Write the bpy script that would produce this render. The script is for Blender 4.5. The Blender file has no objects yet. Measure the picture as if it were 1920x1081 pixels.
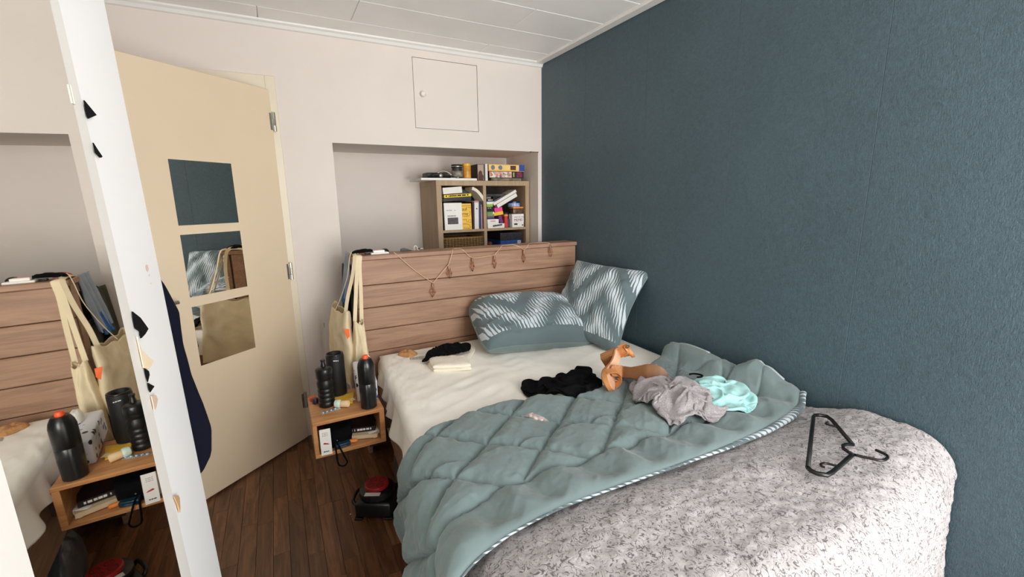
import bpy, bmesh, math, random
import numpy as np
from mathutils import Matrix, Vector, Euler

scene = bpy.context.scene
COL = scene.collection

# ------------------------------------------------------------------ camera
cam = bpy.data.cameras.new('camera'); cam.sensor_fit = 'HORIZONTAL'; cam.sensor_width = 36.0
cam.lens = 36.0 * 824.65 / 1920.0; cam.clip_start = 0.02
cam_o = bpy.data.objects.new('camera', cam); COL.objects.link(cam_o)
YAW, PITCH, ROLL = math.radians(27.8895), math.radians(-11.263), math.radians(-0.8369)
_f = Vector((math.sin(YAW)*math.cos(PITCH), math.cos(YAW)*math.cos(PITCH), math.sin(PITCH)))
_r = Vector((math.cos(YAW), -math.sin(YAW), 0)); _u = _r.cross(_f)
_r2 = _r*math.cos(ROLL) + _u*math.sin(ROLL); _u2 = _u*math.cos(ROLL) - _r*math.sin(ROLL)
_m = Matrix((_r2, _u2, -_f)).transposed().to_4x4(); _m.translation = Vector((-1.827, -2.9427, 1.4724))
cam_o.matrix_world = _m
scene.camera = cam_o

# ------------------------------------------------------------------ light
scene.view_settings.view_transform = 'Standard'
scene.view_settings.look = 'None'
scene.view_settings.gamma = 1.0
scene.view_settings.use_curve_mapping = False
scene.view_settings.exposure = 0.0
scene.cycles.max_bounces = 14; scene.cycles.diffuse_bounces = 9; scene.cycles.glossy_bounces = 5
world = bpy.data.worlds.new('world'); scene.world = world; world.use_nodes = True
_bg = world.node_tree.nodes['Background']; _bg.inputs[0].default_value = (0.82, 0.90, 1.0, 1); _bg.inputs[1].default_value = 1.2
WIN = (-1.45, -0.08, 0.10, 2.38)     # window opening in the rear wall: x0 x1 z0 z1
REAR = -4.20
_l = bpy.data.lights.new('window_daylight', 'AREA'); _l.shape = 'RECTANGLE'
_l.size = WIN[1]-WIN[0]; _l.size_y = WIN[3]-WIN[2]; _l.energy = 146; _l.color = (1.0, 0.98, 0.958)
_lo = bpy.data.objects.new('window_daylight', _l); COL.objects.link(_lo)
_lo.location = ((WIN[0]+WIN[1])/2, REAR-0.20, (WIN[2]+WIN[3])/2); _lo.rotation_euler = (math.radians(90), 0, 0)

# ------------------------------------------------------------------ helpers
random.seed(7)
PI = math.pi
def lin(r, g, b):
    f = lambda c: (c/255/12.92) if c/255 <= 0.04045 else ((c/255+0.055)/1.055)**2.4
    return (f(r), f(g), f(b))

class NT:
    def __init__(s, name):
        s.m = bpy.data.materials.new(name); s.m.use_nodes = True
        s.t = s.m.node_tree; s.b = s.t.nodes['Principled BSDF']; s.out = s.t.nodes['Material Output']
    def n(s, kind, **kw):
        nd = s.t.nodes.new(kind)
        for k, v in kw.items():
            if k.startswith('i_'):
                key = k[2:]; key = int(key) if key.isdigit() else key.replace('_', ' ')
                nd.inputs[key].default_value = v
            else: setattr(nd, k, v)
        return nd
    def l(s, a, b): s.t.links.new(a, b)
    def coord(s, kind='Object', scale=(1, 1, 1), rnd=False, rot=(0, 0, 0)):
        tc = s.n('ShaderNodeTexCoord'); mp = s.n('ShaderNodeMapping'); mp.inputs['Scale'].default_value = scale; mp.inputs['Rotation'].default_value = rot
        s.l(tc.outputs[kind], mp.inputs['Vector'])
        if rnd:
            oi = s.n('ShaderNodeObjectInfo'); mu = s.n('ShaderNodeMath', operation='MULTIPLY', i_1=37.0); s.l(oi.outputs['Random'], mu.inputs[0])
            s.l(mu.outputs[0], mp.inputs['Location'])
        return mp.outputs[0]
    def noise(s, vec, scale, detail=3, rough=.55, dist=0):
        nd = s.n('ShaderNodeTexNoise', i_Scale=scale, i_Detail=detail, i_Roughness=rough, i_Distortion=dist); s.l(vec, nd.inputs['Vector']); return nd.outputs['Fac']
    def ramp(s, fac, stops):
        r = s.n('ShaderNodeValToRGB'); e = r.color_ramp.elements
        while len(e) < len(stops): e.new(.5)
        for el, (p, c) in zip(e, stops):
            el.position = p; el.color = (*c, 1) if len(c) == 3 else c
        s.l(fac, r.inputs[0]); return r.outputs[0]
    def math(s, op, a, b=None):
        m = s.n('ShaderNodeMath', operation=op)
        for i, v in enumerate((a, b)):
            if v is None: continue
            if isinstance(v, (int, float)): m.inputs[i].default_value = v
            else: s.l(v, m.inputs[i])
        return m.outputs[0]
    def bump(s, h, strength=.3, dist=.01, prev=None):
        b = s.n('ShaderNodeBump', i_Strength=strength, i_Distance=dist); s.l(h, b.inputs['Height'])
        if prev is not None: s.l(prev, b.inputs['Normal'])
        s.l(b.outputs[0], s.b.inputs['Normal']); return b.outputs[0]

MATS = {}
def mat(name, col, rough=.55, var=.08, vs=6, bump=.0, bs=80, bd=.004, metal=0, sheen=0, coat=0, spec=.5, stretch=(1, 1, 1)):
    if name in MATS: return MATS[name]
    t = NT(name); b = t.b
    v = t.coord(scale=stretch)
    if var: 
        c = t.ramp(t.noise(v, vs), [(.3, tuple(x*(1-var) for x in col)), (.7, tuple(min(1, x*(1+var)) for x in col))])
        t.l(c, b.inputs['Base Color'])
    else: b.inputs['Base Color'].default_value = (*col, 1)
    b.inputs['Roughness'].default_value = rough; b.inputs['Metallic'].default_value = metal
    b.inputs['Specular IOR Level'].default_value = spec
    if sheen: b.inputs['Sheen Weight'].default_value = sheen; b.inputs['Sheen Roughness'].default_value = .5
    if coat: b.inputs['Coat Weight'].default_value = coat; b.inputs['Coat Roughness'].default_value = .1
    if bump: t.bump(t.noise(v, bs, 3), bump, bd)
    MATS[name] = t.m; return t.m

def wood(name, c1, c2, axis=0, scale=1.0, rough=.5, rnd=True, tone=.0, figure=.5):
    if name in MATS: return MATS[name]
    t = NT(name); b = t.b
    sc = [9*scale]*3; sc[axis] = .9*scale
    v = t.coord(scale=tuple(sc), rnd=rnd)
    a = t.noise(v, 1.6, 5, .6, 1.6)
    sc2 = [60*scale]*3; sc2[axis] = 2.2*scale
    v2 = t.coord(scale=tuple(sc2), rnd=rnd)
    g = t.noise(v2, 2.0, 4, .6, .3)
    w = t.math('ADD', t.math('MULTIPLY', t.math('PINGPONG', t.math('MULTIPLY', a, 7.0), 1.0), figure), t.math('MULTIPLY', g, 1-figure))
    c = t.ramp(w, [(.15, c1), (.5, tuple((x+y)/2 for x, y in zip(c1, c2))), (.85, c2)])
    if tone:
        oi = t.n('ShaderNodeObjectInfo'); hs = t.n('ShaderNodeHueSaturation')
        mr = t.n('ShaderNodeMapRange', i_To_Min=1-tone, i_To_Max=1+tone); t.l(oi.outputs['Random'], mr.inputs['Value'])
        t.l(mr.outputs[0], hs.inputs['Value']); t.l(c, hs.inputs['Color']); c = hs.outputs[0]
    t.l(c, b.inputs['Base Color']); b.inputs['Roughness'].default_value = rough
    t.bump(g, .15, .002)
    MATS[name] = t.m; return t.m

def link(name, me, m, parent=None, smooth=False):
    o = bpy.data.objects.new(name, me); COL.objects.link(o)
    if m: me.materials.append(m)
    if smooth: me.shade_smooth()
    if parent: o.parent = parent
    return o
def bm_obj(name, bm, m, parent=None, smooth=False, off=None, auto=None):
    if off is not None: bmesh.ops.translate(bm, vec=-Vector(off), verts=bm.verts)
    bmesh.ops.recalc_face_normals(bm, faces=bm.faces)
    me = bpy.data.meshes.new(name); bm.to_mesh(me); bm.free()
    o = link(name, me, m, parent, smooth)
    if auto: me.set_sharp_from_angle(angle=math.radians(auto))
    return o
def tag(o, label=None, cat=None, group=None, kind=None):
    if label: o['label'] = label
    if cat: o['category'] = cat
    if group: o['group'] = group
    if kind: o['kind'] = kind
    return o

class Thing:
    """An Empty at the thing's base; parts may be given in world or in local coordinates."""
    def __init__(s, name, label=None, cat=None, loc=(0, 0, 0), rot=(0, 0, 0), group=None, kind=None):
        s.o = bpy.data.objects.new(name, None); COL.objects.link(s.o); s.o.empty_display_size = .05
        s.o.location = loc; s.o.rotation_euler = rot; s.loc = Vector(loc)
        tag(s.o, label, cat, group, kind)
        s.mw = Matrix.LocRotScale(Vector(loc), Euler(rot), None); s.inv = s.mw.inverted()
    def w(s, name, bm, m, smooth=False, parent=None, auto=None, label=None):
        bmesh.ops.transform(bm, matrix=s.inv, verts=bm.verts)
        o = bm_obj(name, bm, m, parent or s.o, smooth, auto=auto)
        if label: o['label'] = label
        return o
    def p(s, name, bm, m, smooth=False, parent=None, auto=None, label=None):
        o = bm_obj(name, bm, m, parent or s.o, smooth, auto=auto)
        if label: o['label'] = label
        return o
def copy_tree(o, parent=None, loc=None, rot=None):
    c = o.copy(); COL.objects.link(c); c.parent = parent
    if loc is not None: c.location = loc
    if rot is not None: c.rotation_euler = rot
    for ch in list(o.children): copy_tree(ch, c)
    return c
def one(name, bm, m, label, cat, group=None, smooth=False, base=None, auto=None):
    """a thing that is a single mesh; its origin goes to its base"""
    vs = [v.co for v in bm.verts]
    if base is None:
        base = Vector((sum(v.x for v in vs)/len(vs), sum(v.y for v in vs)/len(vs), min(v.z for v in vs)))
    o = bm_obj(name, bm, m, None, smooth, off=base, auto=auto); o.location = base
    return tag(o, label, cat, group)

def BM(): return bmesh.new()
def box(bm, lo, hi, bev=0, seg=1, M=None):
    lo, hi = Vector(lo), Vector(hi)
    r = bmesh.ops.create_cube(bm, size=1.0); vs = r['verts']
    c = (lo+hi)/2; s = hi-lo
    for v in vs: v.co = Vector((v.co.x*s.x, v.co.y*s.y, v.co.z*s.z)) + c
    if bev:
        es = list({e for v in vs for e in v.link_edges})
        g = bmesh.ops.bevel(bm, geom=es, offset=min(bev, .45*min(s)), segments=seg, affect='EDGES', profile=.5)
        vs = list(set(vs) & set(bm.verts)) + [v for v in g['verts'] if v.is_valid]
        vs = list({v for v in vs if v.is_valid})
    if M is not None: bmesh.ops.transform(bm, matrix=M, verts=vs)
    return bm
def B(lo, hi, bev=0, seg=1, M=None): return box(BM(), lo, hi, bev, seg, M)
def hexa(bm, p8):
    v = [bm.verts.new(p) for p in p8]
    for f in ((0, 1, 2, 3), (7, 6, 5, 4), (0, 4, 5, 1), (1, 5, 6, 2), (2, 6, 7, 3), (3, 7, 4, 0)): bm.faces.new([v[i] for i in f])
    return bm
def prism(bm, pts, d, M=None):
    """pts: 2-D polygon in local xy, extruded by d along local z"""
    a = [bm.verts.new((x, y, 0)) for x, y in pts]; b = [bm.verts.new((x, y, d)) for x, y in pts]
    bm.faces.new(a[::-1]); bm.faces.new(b); n = len(pts)
    for i in range(n): bm.faces.new((a[i], a[(i+1) % n], b[(i+1) % n], b[i]))
    if M is not None: bmesh.ops.transform(bm, matrix=M, verts=a+b)
    return bm
def lathe(bm, prof, n=32, M=None):
    rings = []
    for r, z in prof:
        if r < 1e-6: rings.append([bm.verts.new((0, 0, z))])
        else: rings.append([bm.verts.new((r*math.cos(2*PI*i/n), r*math.sin(2*PI*i/n), z)) for i in range(n)])
    for a, b in zip(rings, rings[1:]):
        if len(a) == 1 and len(b) == 1: continue
        for i in range(n):
            j = (i+1) % n
            if len(a) == 1: bm.faces.new((a[0], b[j], b[i]))
            elif len(b) == 1: bm.faces.new((a[i], a[j], b[0]))
            else: bm.faces.new((a[i], a[j], b[j], b[i]))
    if M is not None: bmesh.ops.transform(bm, matrix=M, verts=[v for r in rings for v in r])
    return bm
def catmull(pts, k=8, closed=False):
    P = [Vector(p) for p in pts]; n = len(P); out = []
    for i in range(n if closed else n-1):
        g = (lambda j: P[j % n]) if closed else (lambda j: P[max(0, min(n-1, j))])
        a, b, c, d = g(i-1), g(i), g(i+1), g(i+2)
        for q in range(k):
            t = q/k
            out.append(.5*((2*b)+(c-a)*t+(2*a-5*b+4*c-d)*t*t+(3*b-a-3*c+d)*t**3))
    if not closed: out.append(P[-1])
    return out
def tube(bm, pts, r, n=8, closed=False, flat=None):
    """r: number or list; flat=(w,h) draws a strap of rectangular section instead"""
    P = [Vector(p) for p in pts]; N = len(P); rings = []
    up = None
    for i, p in enumerate(P):
        a = P[(i-1) % N] if (closed or i) else P[0]; b = P[(i+1) % N] if (closed or i < N-1) else P[-1]
        t = (b-a)
        if t.length < 1e-9: t = Vector((0, 0, 1))
        t.normalize()
        if up is None:
            up = Vector((0, 0, 1)) if abs(t.z) < .9 else Vector((0, 1, 0))
        s = t.cross(up)
        if s.length < 1e-6: s = t.orthogonal()
        s.normalize(); up = s.cross(t).normalized()
        rr = r[i] if isinstance(r, (list, tuple)) else r
        if flat: sec = [(-flat[0]/2, -flat[1]/2), (flat[0]/2, -flat[1]/2), (flat[0]/2, flat[1]/2), (-flat[0]/2, flat[1]/2)]
        else: sec = [(rr*math.cos(2*PI*k/n), rr*math.sin(2*PI*k/n)) for k in range(n)]
        rings.append([bm.verts.new(p + s*x + up*y) for x, y in sec])
    m = len(rings[0])
    for i in range(N if closed else N-1):
        a, b = rings[i], rings[(i+1) % N]
        for k in range(m): bm.faces.new((a[k], a[(k+1) % m], b[(k+1) % m], b[k]))
    if not closed: bm.faces.new(rings[0][::-1]); bm.faces.new(rings[-1])
    return bm

# --- vectorised noise
def _hash(ix, iy, seed):
    h = (ix*374761393 + iy*668265263 + seed*974711) & 0x7fffffff
    h = ((h ^ (h >> 13))*1274126177) & 0x7fffffff
    return ((h ^ (h >> 16)) & 0xffff)/65535.0
def vn(x, y, seed=0):
    x = np.asarray(x, float); y = np.asarray(y, float)
    ix, iy = np.floor(x).astype(np.int64), np.floor(y).astype(np.int64); fx, fy = x-ix, y-iy
    fx = fx*fx*fx*(fx*(fx*6-15)+10); fy = fy*fy*fy*(fy*(fy*6-15)+10)
    a, b, c, d = _hash(ix, iy, seed), _hash(ix+1, iy, seed), _hash(ix, iy+1, seed), _hash(ix+1, iy+1, seed)
    return (a*(1-fx)+b*fx)*(1-fy)+(c*(1-fx)+d*fx)*fy*1.0
def fbm(x, y, seed=0, oct=4, gain=.5):
    s, a, t = 0, 1, 0
    for o in range(oct):
        s = s + a*vn(x*2**o+13.7*o, y*2**o-7.1*o, seed+o); t += a; a *= gain
    return s/t
def ridged(x, y, seed=0, oct=3, gain=.5):
    s, a, t = 0, 1, 0
    for o in range(oct):
        s = s + a*(1-abs(2*vn(x*2**o+5.3*o, y*2**o+9.1*o, seed+o)-1)); t += a; a *= gain
    return s/t
def smooth01(a, b, x):
    t = np.clip((np.asarray(x, float)-a)/(b-a), 0, 1); return t*t*(3-2*t)
def grid_mesh(name, V, m, parent=None, thick=0.0, uv=None, off=(0, 0, 0), close_u=False, m2=None):
    """V: (nu,nv,3) array -> a smooth sheet; thick>0 makes it a closed slab by offsetting along normals"""
    nu, nv = V.shape[:2]
    W = V.reshape(-1, 3)-np.array(off)
    faces = []
    UMAX = nu if close_u else nu-1
    for i in range(UMAX):
        i2 = (i+1) % nu
        for j in range(nv-1): faces.append((i*nv+j, i2*nv+j, i2*nv+j+1, i*nv+j+1))
    verts = W
    nf = len(faces)
    if thick:
        du = np.gradient(V, axis=0); dv = np.gradient(V, axis=1); n = np.cross(du, dv); n /= np.linalg.norm(n, axis=2, keepdims=True)+1e-12
        W2 = (V-n*thick).reshape(-1, 3)-np.array(off); k = len(W)
        verts = np.vstack([W, W2])
        faces += [tuple(reversed([a+k for a in f])) for f in faces]
        bd = [(i*nv, ((i+1) % nu)*nv) for i in range(UMAX)] + [(((i+1) % nu)*nv+nv-1, i*nv+nv-1) for i in range(UMAX)]
        if not close_u: bd += [(j+1, j) for j in range(nv-1)] + [((nu-1)*nv+j, (nu-1)*nv+j+1) for j in range(nv-1)]
        faces += [(a, a+k, b+k, b) for a, b in bd]
    me = bpy.data.meshes.new(name); me.from_pydata([tuple(map(float, v)) for v in verts], [], faces); me.update()
    if uv is not None:
        u = me.uv_layers.new(name='UVMap'); U = uv.reshape(-1, 2); k = len(U)
        idx = np.zeros(len(me.loops), dtype=np.int32); me.loops.foreach_get('vertex_index', idx)
        u.data.foreach_set('uv', U[idx % k].astype(np.float32).ravel())
    o = link(name, me, m, parent, True)
    if m2:
        me.materials.append(m2)
        for i, p in enumerate(me.polygons):
            if nf <= i < 2*nf: p.material_index = 1
    return o

def text(name, s, size, M, m, parent, depth=.0004, align='LEFT', world_parent=None):
    c = bpy.data.curves.new(name, 'FONT'); c.body = s; c.size = size; c.extrude = depth; c.align_x = align; c.resolution_u = 2
    o = bpy.data.objects.new(name, c); COL.objects.link(o)
    dg = bpy.context.evaluated_depsgraph_get(); me = bpy.data.meshes.new_from_object(o.evaluated_get(dg))
    bpy.data.objects.remove(o); me.transform(M); me.materials.clear()
    return link(name, me, m, parent)
def ROT(loc, rx=0, ry=0, rz=0): return Matrix.Translation(Vector(loc)) @ Euler((math.radians(rx), math.radians(ry), math.radians(rz))).to_matrix().to_4x4()
FRONT = lambda x, y, z: ROT((x, y, z), 90, 0, 0)   # text plane facing -y

# ------------------------------------------------------------------ materials
WHITE = mat('white_wall_paint', lin(224, 215, 207), .7, .02, 3, .12, 220, .002)
CEIL = mat('white_ceiling_board', lin(246, 245, 243), .6, .03, 4, .1, 150, .002)
TRIMW = mat('white_gloss_trim', lin(232, 230, 226), .4, .02)
CREAM = mat('cream_door_paint', lin(228, 209, 180), .35, .03, 2, .05, 60, .002)
CREAM2 = mat('cream_frame_paint', lin(224, 214, 192), .3, .03, 4)
MELA = mat('white_melamine_board', lin(245, 245, 245), .35, .02, 3)
STILE = mat('white_painted_stile', lin(226, 223, 217), .4, .02, 3)
STEEL = mat('brushed_hinge_metal', lin(190, 186, 176), .35, .1, 40, metal=.85)
BLACKM = mat('matte_black_plastic', lin(17, 17, 18), .38, .1, 9)
BLACKS = mat('satin_black_plastic', lin(20, 20, 21), .28, .1, 9)
BLACKF = mat('black_cotton_fabric', lin(8, 8, 10), .95, .15, 20, .3, 260, .002, spec=.15)
NAVY = mat('navy_wool_fabric', lin(10, 12, 26), .95, .12, 20, .3, 200, .002, spec=.15)
ORANGE = mat('orange_plastic', lin(244, 92, 40), .4, .03)
SHEET = mat('ivory_cotton_sheet', lin(248, 245, 236), .85, .03, 5, .12, 300, .001, sheen=.1)
QUILT = mat('grey_teal_cotton_quilt', lin(107, 124, 124), .78, .06, 5, .15, 350, .001, sheen=.25)
PAPER = mat('paper_white', lin(238, 236, 230), .6, .03, 20)
PAGES = mat('book_pages', lin(232, 224, 205), .8, .05, 60, .3, 40, .002, stretch=(8, 1, 8))
INK = mat('black_print', lin(24, 22, 26), .6, 0)
PURPLEINK = mat('purple_print', lin(128, 28, 120), .6, 0)
REDP = mat('red_plastic', lin(160, 24, 28), .4, .06, 20)

def wallpaper():
    t = NT('teal_linen_wallpaper'); b = t.b
    v1 = t.coord(scale=(1, 6, 1.2)); v2 = t.coord(scale=(1, 1.2, 6)); v3 = t.coord()
    a = t.noise(v1, 45, 4, .65, .4); c = t.noise(v2, 45, 4, .65, .4); big = t.noise(v3, 2.2, 3); mid = t.noise(v3, 30, 4, .7, .6)
    h = t.math('ADD', t.math('MULTIPLY', t.math('ADD', a, c), .5), t.math('MULTIPLY', mid, .6))
    base = lin(63, 82, 90)
    fine = t.noise(v3, 75, 4, .75, .8)
    col = t.ramp(t.math('ADD', t.math('ADD', t.math('MULTIPLY', h, .35), t.math('MULTIPLY', big, .2)), t.math('MULTIPLY', fine, .45)), [(.40, tuple(x*.70 for x in base)), (.70, tuple(x*1.32 for x in base))])
    t.l(col, b.inputs['Base Color']); b.inputs['Roughness'].default_value = .46; b.inputs['Specular IOR Level'].default_value = .5
    t.bump(t.math('ADD', h, t.math('MULTIPLY', fine, .8)), .6, .005)
    return t.m
TEAL = wallpaper()

def mirror_mat():
    t = NT('mirror_silver'); t.b.inputs['Base Color'].default_value = (.90, .885, .83, 1); t.b.inputs['Metallic'].default_value = 1; t.b.inputs['Roughness'].default_value = .012
    n = t.noise(t.coord(), 3, 2); r = t.n('ShaderNodeMapRange', i_To_Min=.006, i_To_Max=.02); t.l(n, r.inputs['Value']); t.l(r.outputs[0], t.b.inputs['Roughness'])
    return t.m
MIRROR = mirror_mat()

def leaf_pattern(name, rows, cols, slant):
    """teal cotton with rows of tapering pale slivers, drawn in UV"""
    t = NT(name); b = t.b
    tc = t.n('ShaderNodeTexCoord'); sp = t.n('ShaderNodeSeparateXYZ'); t.l(tc.outputs['UV'], sp.inputs[0])
    u, v = sp.outputs[0], sp.outputs[1]
    su = t.math('ADD', t.math('MULTIPLY', u, cols), t.math('MULTIPLY', v, slant))
    fr = t.math('FRACT', su); cell = t.math('FLOOR', su)
    zig = t.math('PINGPONG', t.math('MULTIPLY', cell, 1/cols*2.6), 1.0)
    ph = t.math('ADD', t.math('MULTIPLY', v, rows), t.math('MULTIPLY', zig, 1.25))
    lens = t.math('SUBTRACT', .5, t.math('ABSOLUTE', t.math('SUBTRACT', t.math('FRACT', ph), .5)))   # 0 at the tips, .5 in the middle
    wid = t.math('SUBTRACT', t.math('MULTIPLY', lens, 1.0), .08)
    inside = t.math('LESS_THAN', t.math('ABSOLUTE', t.math('SUBTRACT', fr, .5)), wid)
    band = t.math('GREATER_THAN', t.math('FRACT', t.math('MULTIPLY', ph, .5)), .12)
    mx = t.n('ShaderNodeMix', data_type='RGBA'); mx.inputs[6].default_value = (*lin(90, 106, 110), 1); mx.inputs[7].default_value = (*lin(194, 204, 210), 1)
    edge = t.math('MULTIPLY', inside, band)
    inb = t.math('MULTIPLY', t.math('GREATER_THAN', v, .10), t.math('LESS_THAN', u, 2.0))
    t.l(t.math('MULTIPLY', edge, inb), mx.inputs[0]); t.l(mx.outputs[2], b.inputs['Base Color'])
    b.inputs['Roughness'].default_value = .8; b.inputs['Sheen Weight'].default_value = .2
    t.bump(t.noise(t.coord(), 300, 2), .12, .001)
    return t.m
PILLOW = leaf_pattern('grey_teal_sliver_print', 1.9, 34, 5.0)
HEMPRINT = leaf_pattern('grey_teal_sliver_print_hem', 1.0, 34, 2.0)

def fleece_mat():
    t = NT('greige_sherpa_fleece'); b = t.b
    v = t.coord()
    n1 = t.noise(v, 34, 2, .5, 2.2); n2 = t.noise(v, 75, 2); n3 = t.noise(v, 4, 2); n4 = t.noise(v, 150, 3, .6)
    crack = t.math('ABSOLUTE', t.math('SUBTRACT', n1, .5))
    line = t.n('ShaderNodeMapRange', i_From_Min=.018, i_From_Max=.046, i_To_Min=1, i_To_Max=0); t.l(crack, line.inputs['Value'])
    gate = t.n('ShaderNodeMapRange', i_From_Min=.43, i_From_Max=.50); t.l(n2, gate.inputs['Value'])
    k = t.math('MULTIPLY', t.math('MULTIPLY', line.outputs[0], gate.outputs[0]), .78)
    base = t.ramp(t.math('ADD', t.math('MULTIPLY', n4, .8), t.math('MULTIPLY', n3, .2)), [(.35, lin(160, 154, 154)), (.65, lin(183, 178, 178))])
    mx = t.n('ShaderNodeMix', data_type='RGBA'); t.l(base, mx.inputs[6]); mx.inputs[7].default_value = (*lin(44, 41, 41), 1); t.l(k, mx.inputs[0])
    t.l(mx.outputs[2], b.inputs['Base Color']); b.inputs['Roughness'].default_value = .95; b.inputs['Sheen Weight'].default_value = .15
    t.bump(t.math('ADD', t.math('MULTIPLY', n4, .8), t.math('MULTIPLY', crack, 1.5)), .35, .004)
    return t.m
FLEECE = fleece_mat()

OAK = wood('headboard_oak', lin(136, 102, 80), lin(172, 136, 110), 0, .8, .55, True, .03, .35)
OAKSIDE = wood('bed_base_oak', lin(120, 92, 70), lin(160, 130, 104), 1, 1.0, .55, True, .03, .3)
NOAK = wood('nightstand_oak', lin(166, 108, 62), lin(206, 152, 98), 0, 1.2, .45, True, .03, .4)
SHELFW = wood('bookcase_grey_oak', lin(156, 132, 104), lin(186, 162, 132), 2, .8, .55, True, .03, .2)
FLOORW = wood('dark_laminate', lin(72, 46, 30), lin(128, 86, 56), 1, 1.0, .32, True, .28, .45)

def bars(name, runs, h, M, m, parent):
    """a line of illegible print: short proud bars in one mesh, text plane as in text()"""
    b = BM()
    for x_, w_ in runs: box(b, (x_, 0, 0), (x_+w_, h, .0004))
    me = bpy.data.meshes.new(name); b.to_mesh(me); b.free(); me.transform(M)
    return link(name, me, m, parent)
# ================================================================== the room
def struct(o): o['kind'] = 'structure'; return o
ZC = 2.45
XL = -2.68          # left wall
# floor: sub-floor slab and single strips of the laminate
fl = struct(bm_obj('floor', B((XL-.1, REAR-.1, -.12), (0.1, 1.3, -.008)), mat('dark_joint', lin(22, 15, 11), .8, .1)))
sw, ml = .0655, {}
base_x = -1.983
i0 = int((XL-base_x)//sw)
xi = base_x + i0*sw
col = 0
rest = BM()
while xi < 0.06:
    y = REAR - random.random()*.5; 
    while y < .56:
        L = random.choice((.42, .5, .58)); a, b = max(y, REAR), min(y+L, .56)
        if b-a > .04:
            if xi < -1.12:
                key = round(b-a, 3)
                if key not in ml:
                    me = bpy.data.meshes.new('floor_strip'); q = B((0, 0, -.01), (sw-.0012, b-a-.0012, 0), .0006); q.to_mesh(me); q.free(); me.materials.append(FLOORW); ml[key] = me
                o = bpy.data.objects.new('floor_strip', ml[key]); COL.objects.link(o); o.parent = fl; o.location = (xi, a, 0)
            else: box(rest, (xi, a, -.01), (xi+sw-.0012, b-.0012, 0))
        y += L
    xi += sw
ro = bm_obj('floor_strips_under_bed', rest, FLOORW, fl); ro['kind'] = 'stuff'

# ceiling boards with open joints
ce = struct(bm_obj('ceiling', B((XL-.1, REAR-.1, ZC+.012), (0.1, .1, ZC+.12)), CEIL))
ys = [0.0, -.188, -.475, -.77, -1.06]
while ys[-1] > REAR: ys.append(max(ys[-1]-.29, REAR))
for r in range(len(ys)-1):
    x1 = -.058; xs = [x1, x1-1.29] if r % 2 == 1 else [x1, x1-.45]
    while xs[-1] > XL: xs.append(max(xs[-1]-1.29, XL))
    for a, b in zip(xs, xs[1:]):
        if a-b < .02: continue
        bm_obj('ceiling_board', B((b+.0015, ys[r+1]+.002, ZC), (a-.0015, ys[r]-.002, ZC+.014), .0025), CEIL, ce)
tr = struct(bm_obj('trim_1', B((-.06, REAR, ZC-.012), (0.0, 0, ZC+.012), .004), TRIMW))
c = BM(); M0 = ROT((XL, 0, ZC), 90, 0, 90)
prism(c, [(0, 0), (-.035, 0), (-.032, -.008), (-.02, -.016), (-.012, -.03), (0, -.034)], -XL, M0)
struct(bm_obj('trim_2', c, TRIMW))

# back wall with doorway, niche and hatch opening
NX0, NX1, NZ, NYB = -1.477, -.032, 1.83, .52
DX0, DX1, DZ = -2.64, -1.80, 2.095
HX0, HX1, HZ0, HZ1 = -.9586, -.515, 1.9465, 2.3715
w = BM(); T = .14
for lo, hi in (((XL, 0, 0), (DX0-.05, T, ZC)), ((DX0-.05, 0, DZ+.07), (DX1+.05, T, ZC)), ((DX1+.05, 0, 0), (NX0, T, ZC)),
               ((NX0, 0, NZ), (HX0-.002, T, ZC)), ((HX1+.002, 0, NZ), (0, T, ZC)), ((HX0-.002, 0, HZ1+.002), (HX1+.002, T, ZC)), ((HX0-.002, 0, NZ), (HX1+.002, T, HZ0-.002)),
               ((NX1, 0, 0), (0, NYB+.1, NZ)), ((NX0-.1, T, 0), (NX0, NYB+.1, NZ)), ((NX0-.1, NYB, 0), (0, NYB+.1, NZ)), ((NX0-.1, T, NZ), (0, NYB+.1, NZ+.1))):
    box(w, lo, hi)
wb = struct(bm_obj('wall_back', w, WHITE))
# crumbling plaster edge at the niche corner
for k in range(7):
    one_bm = B((-.10+k*.011+random.uniform(-.003, .003), .001-.004, NZ-.004-random.random()*.002), (-.094+k*.011, .004, NZ+.001), .001)
    bm_obj('plaster_crack', one_bm, mat('dark_crack', lin(70, 62, 54), .9, .1), wb)
# hatch
ht = Thing('door_2', 'small square white wall hatch with round knob above the niche', None, (HX0, 0, HZ0), kind='structure')
htp = ht.w('hatch_panel', B((HX0+.001, .0, HZ0+.001), (HX1-.001, .02, HZ1-.001), .002), WHITE)
kb = lathe(BM(), [(0, .034), (.012, .033), (.017, .026), (.016, .018), (.009, .012), (.009, 0), (0, 0)], 20, ROT((-.905, 0, 2.153), 90))
ht.w('knob', kb, TRIMW, True, parent=htp)
# right wall: plaster and strips of wallpaper
wr = struct(bm_obj('wall_right', B((.004, REAR-.1, -.05), (.12, .14, ZC+.1)), mat('plaster_grey', lin(120, 125, 126), .9, .05)))
ye = [.0, -.526, -1.06, -1.592, -2.143, -2.68, -3.21, REAR]
for a, b in zip(ye, ye[1:]):
    bm_obj('wallpaper_strip', B((0, b+.0003, 0), (.006, a-.0003, ZC-.012), .0009), TEAL, wr)
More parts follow.
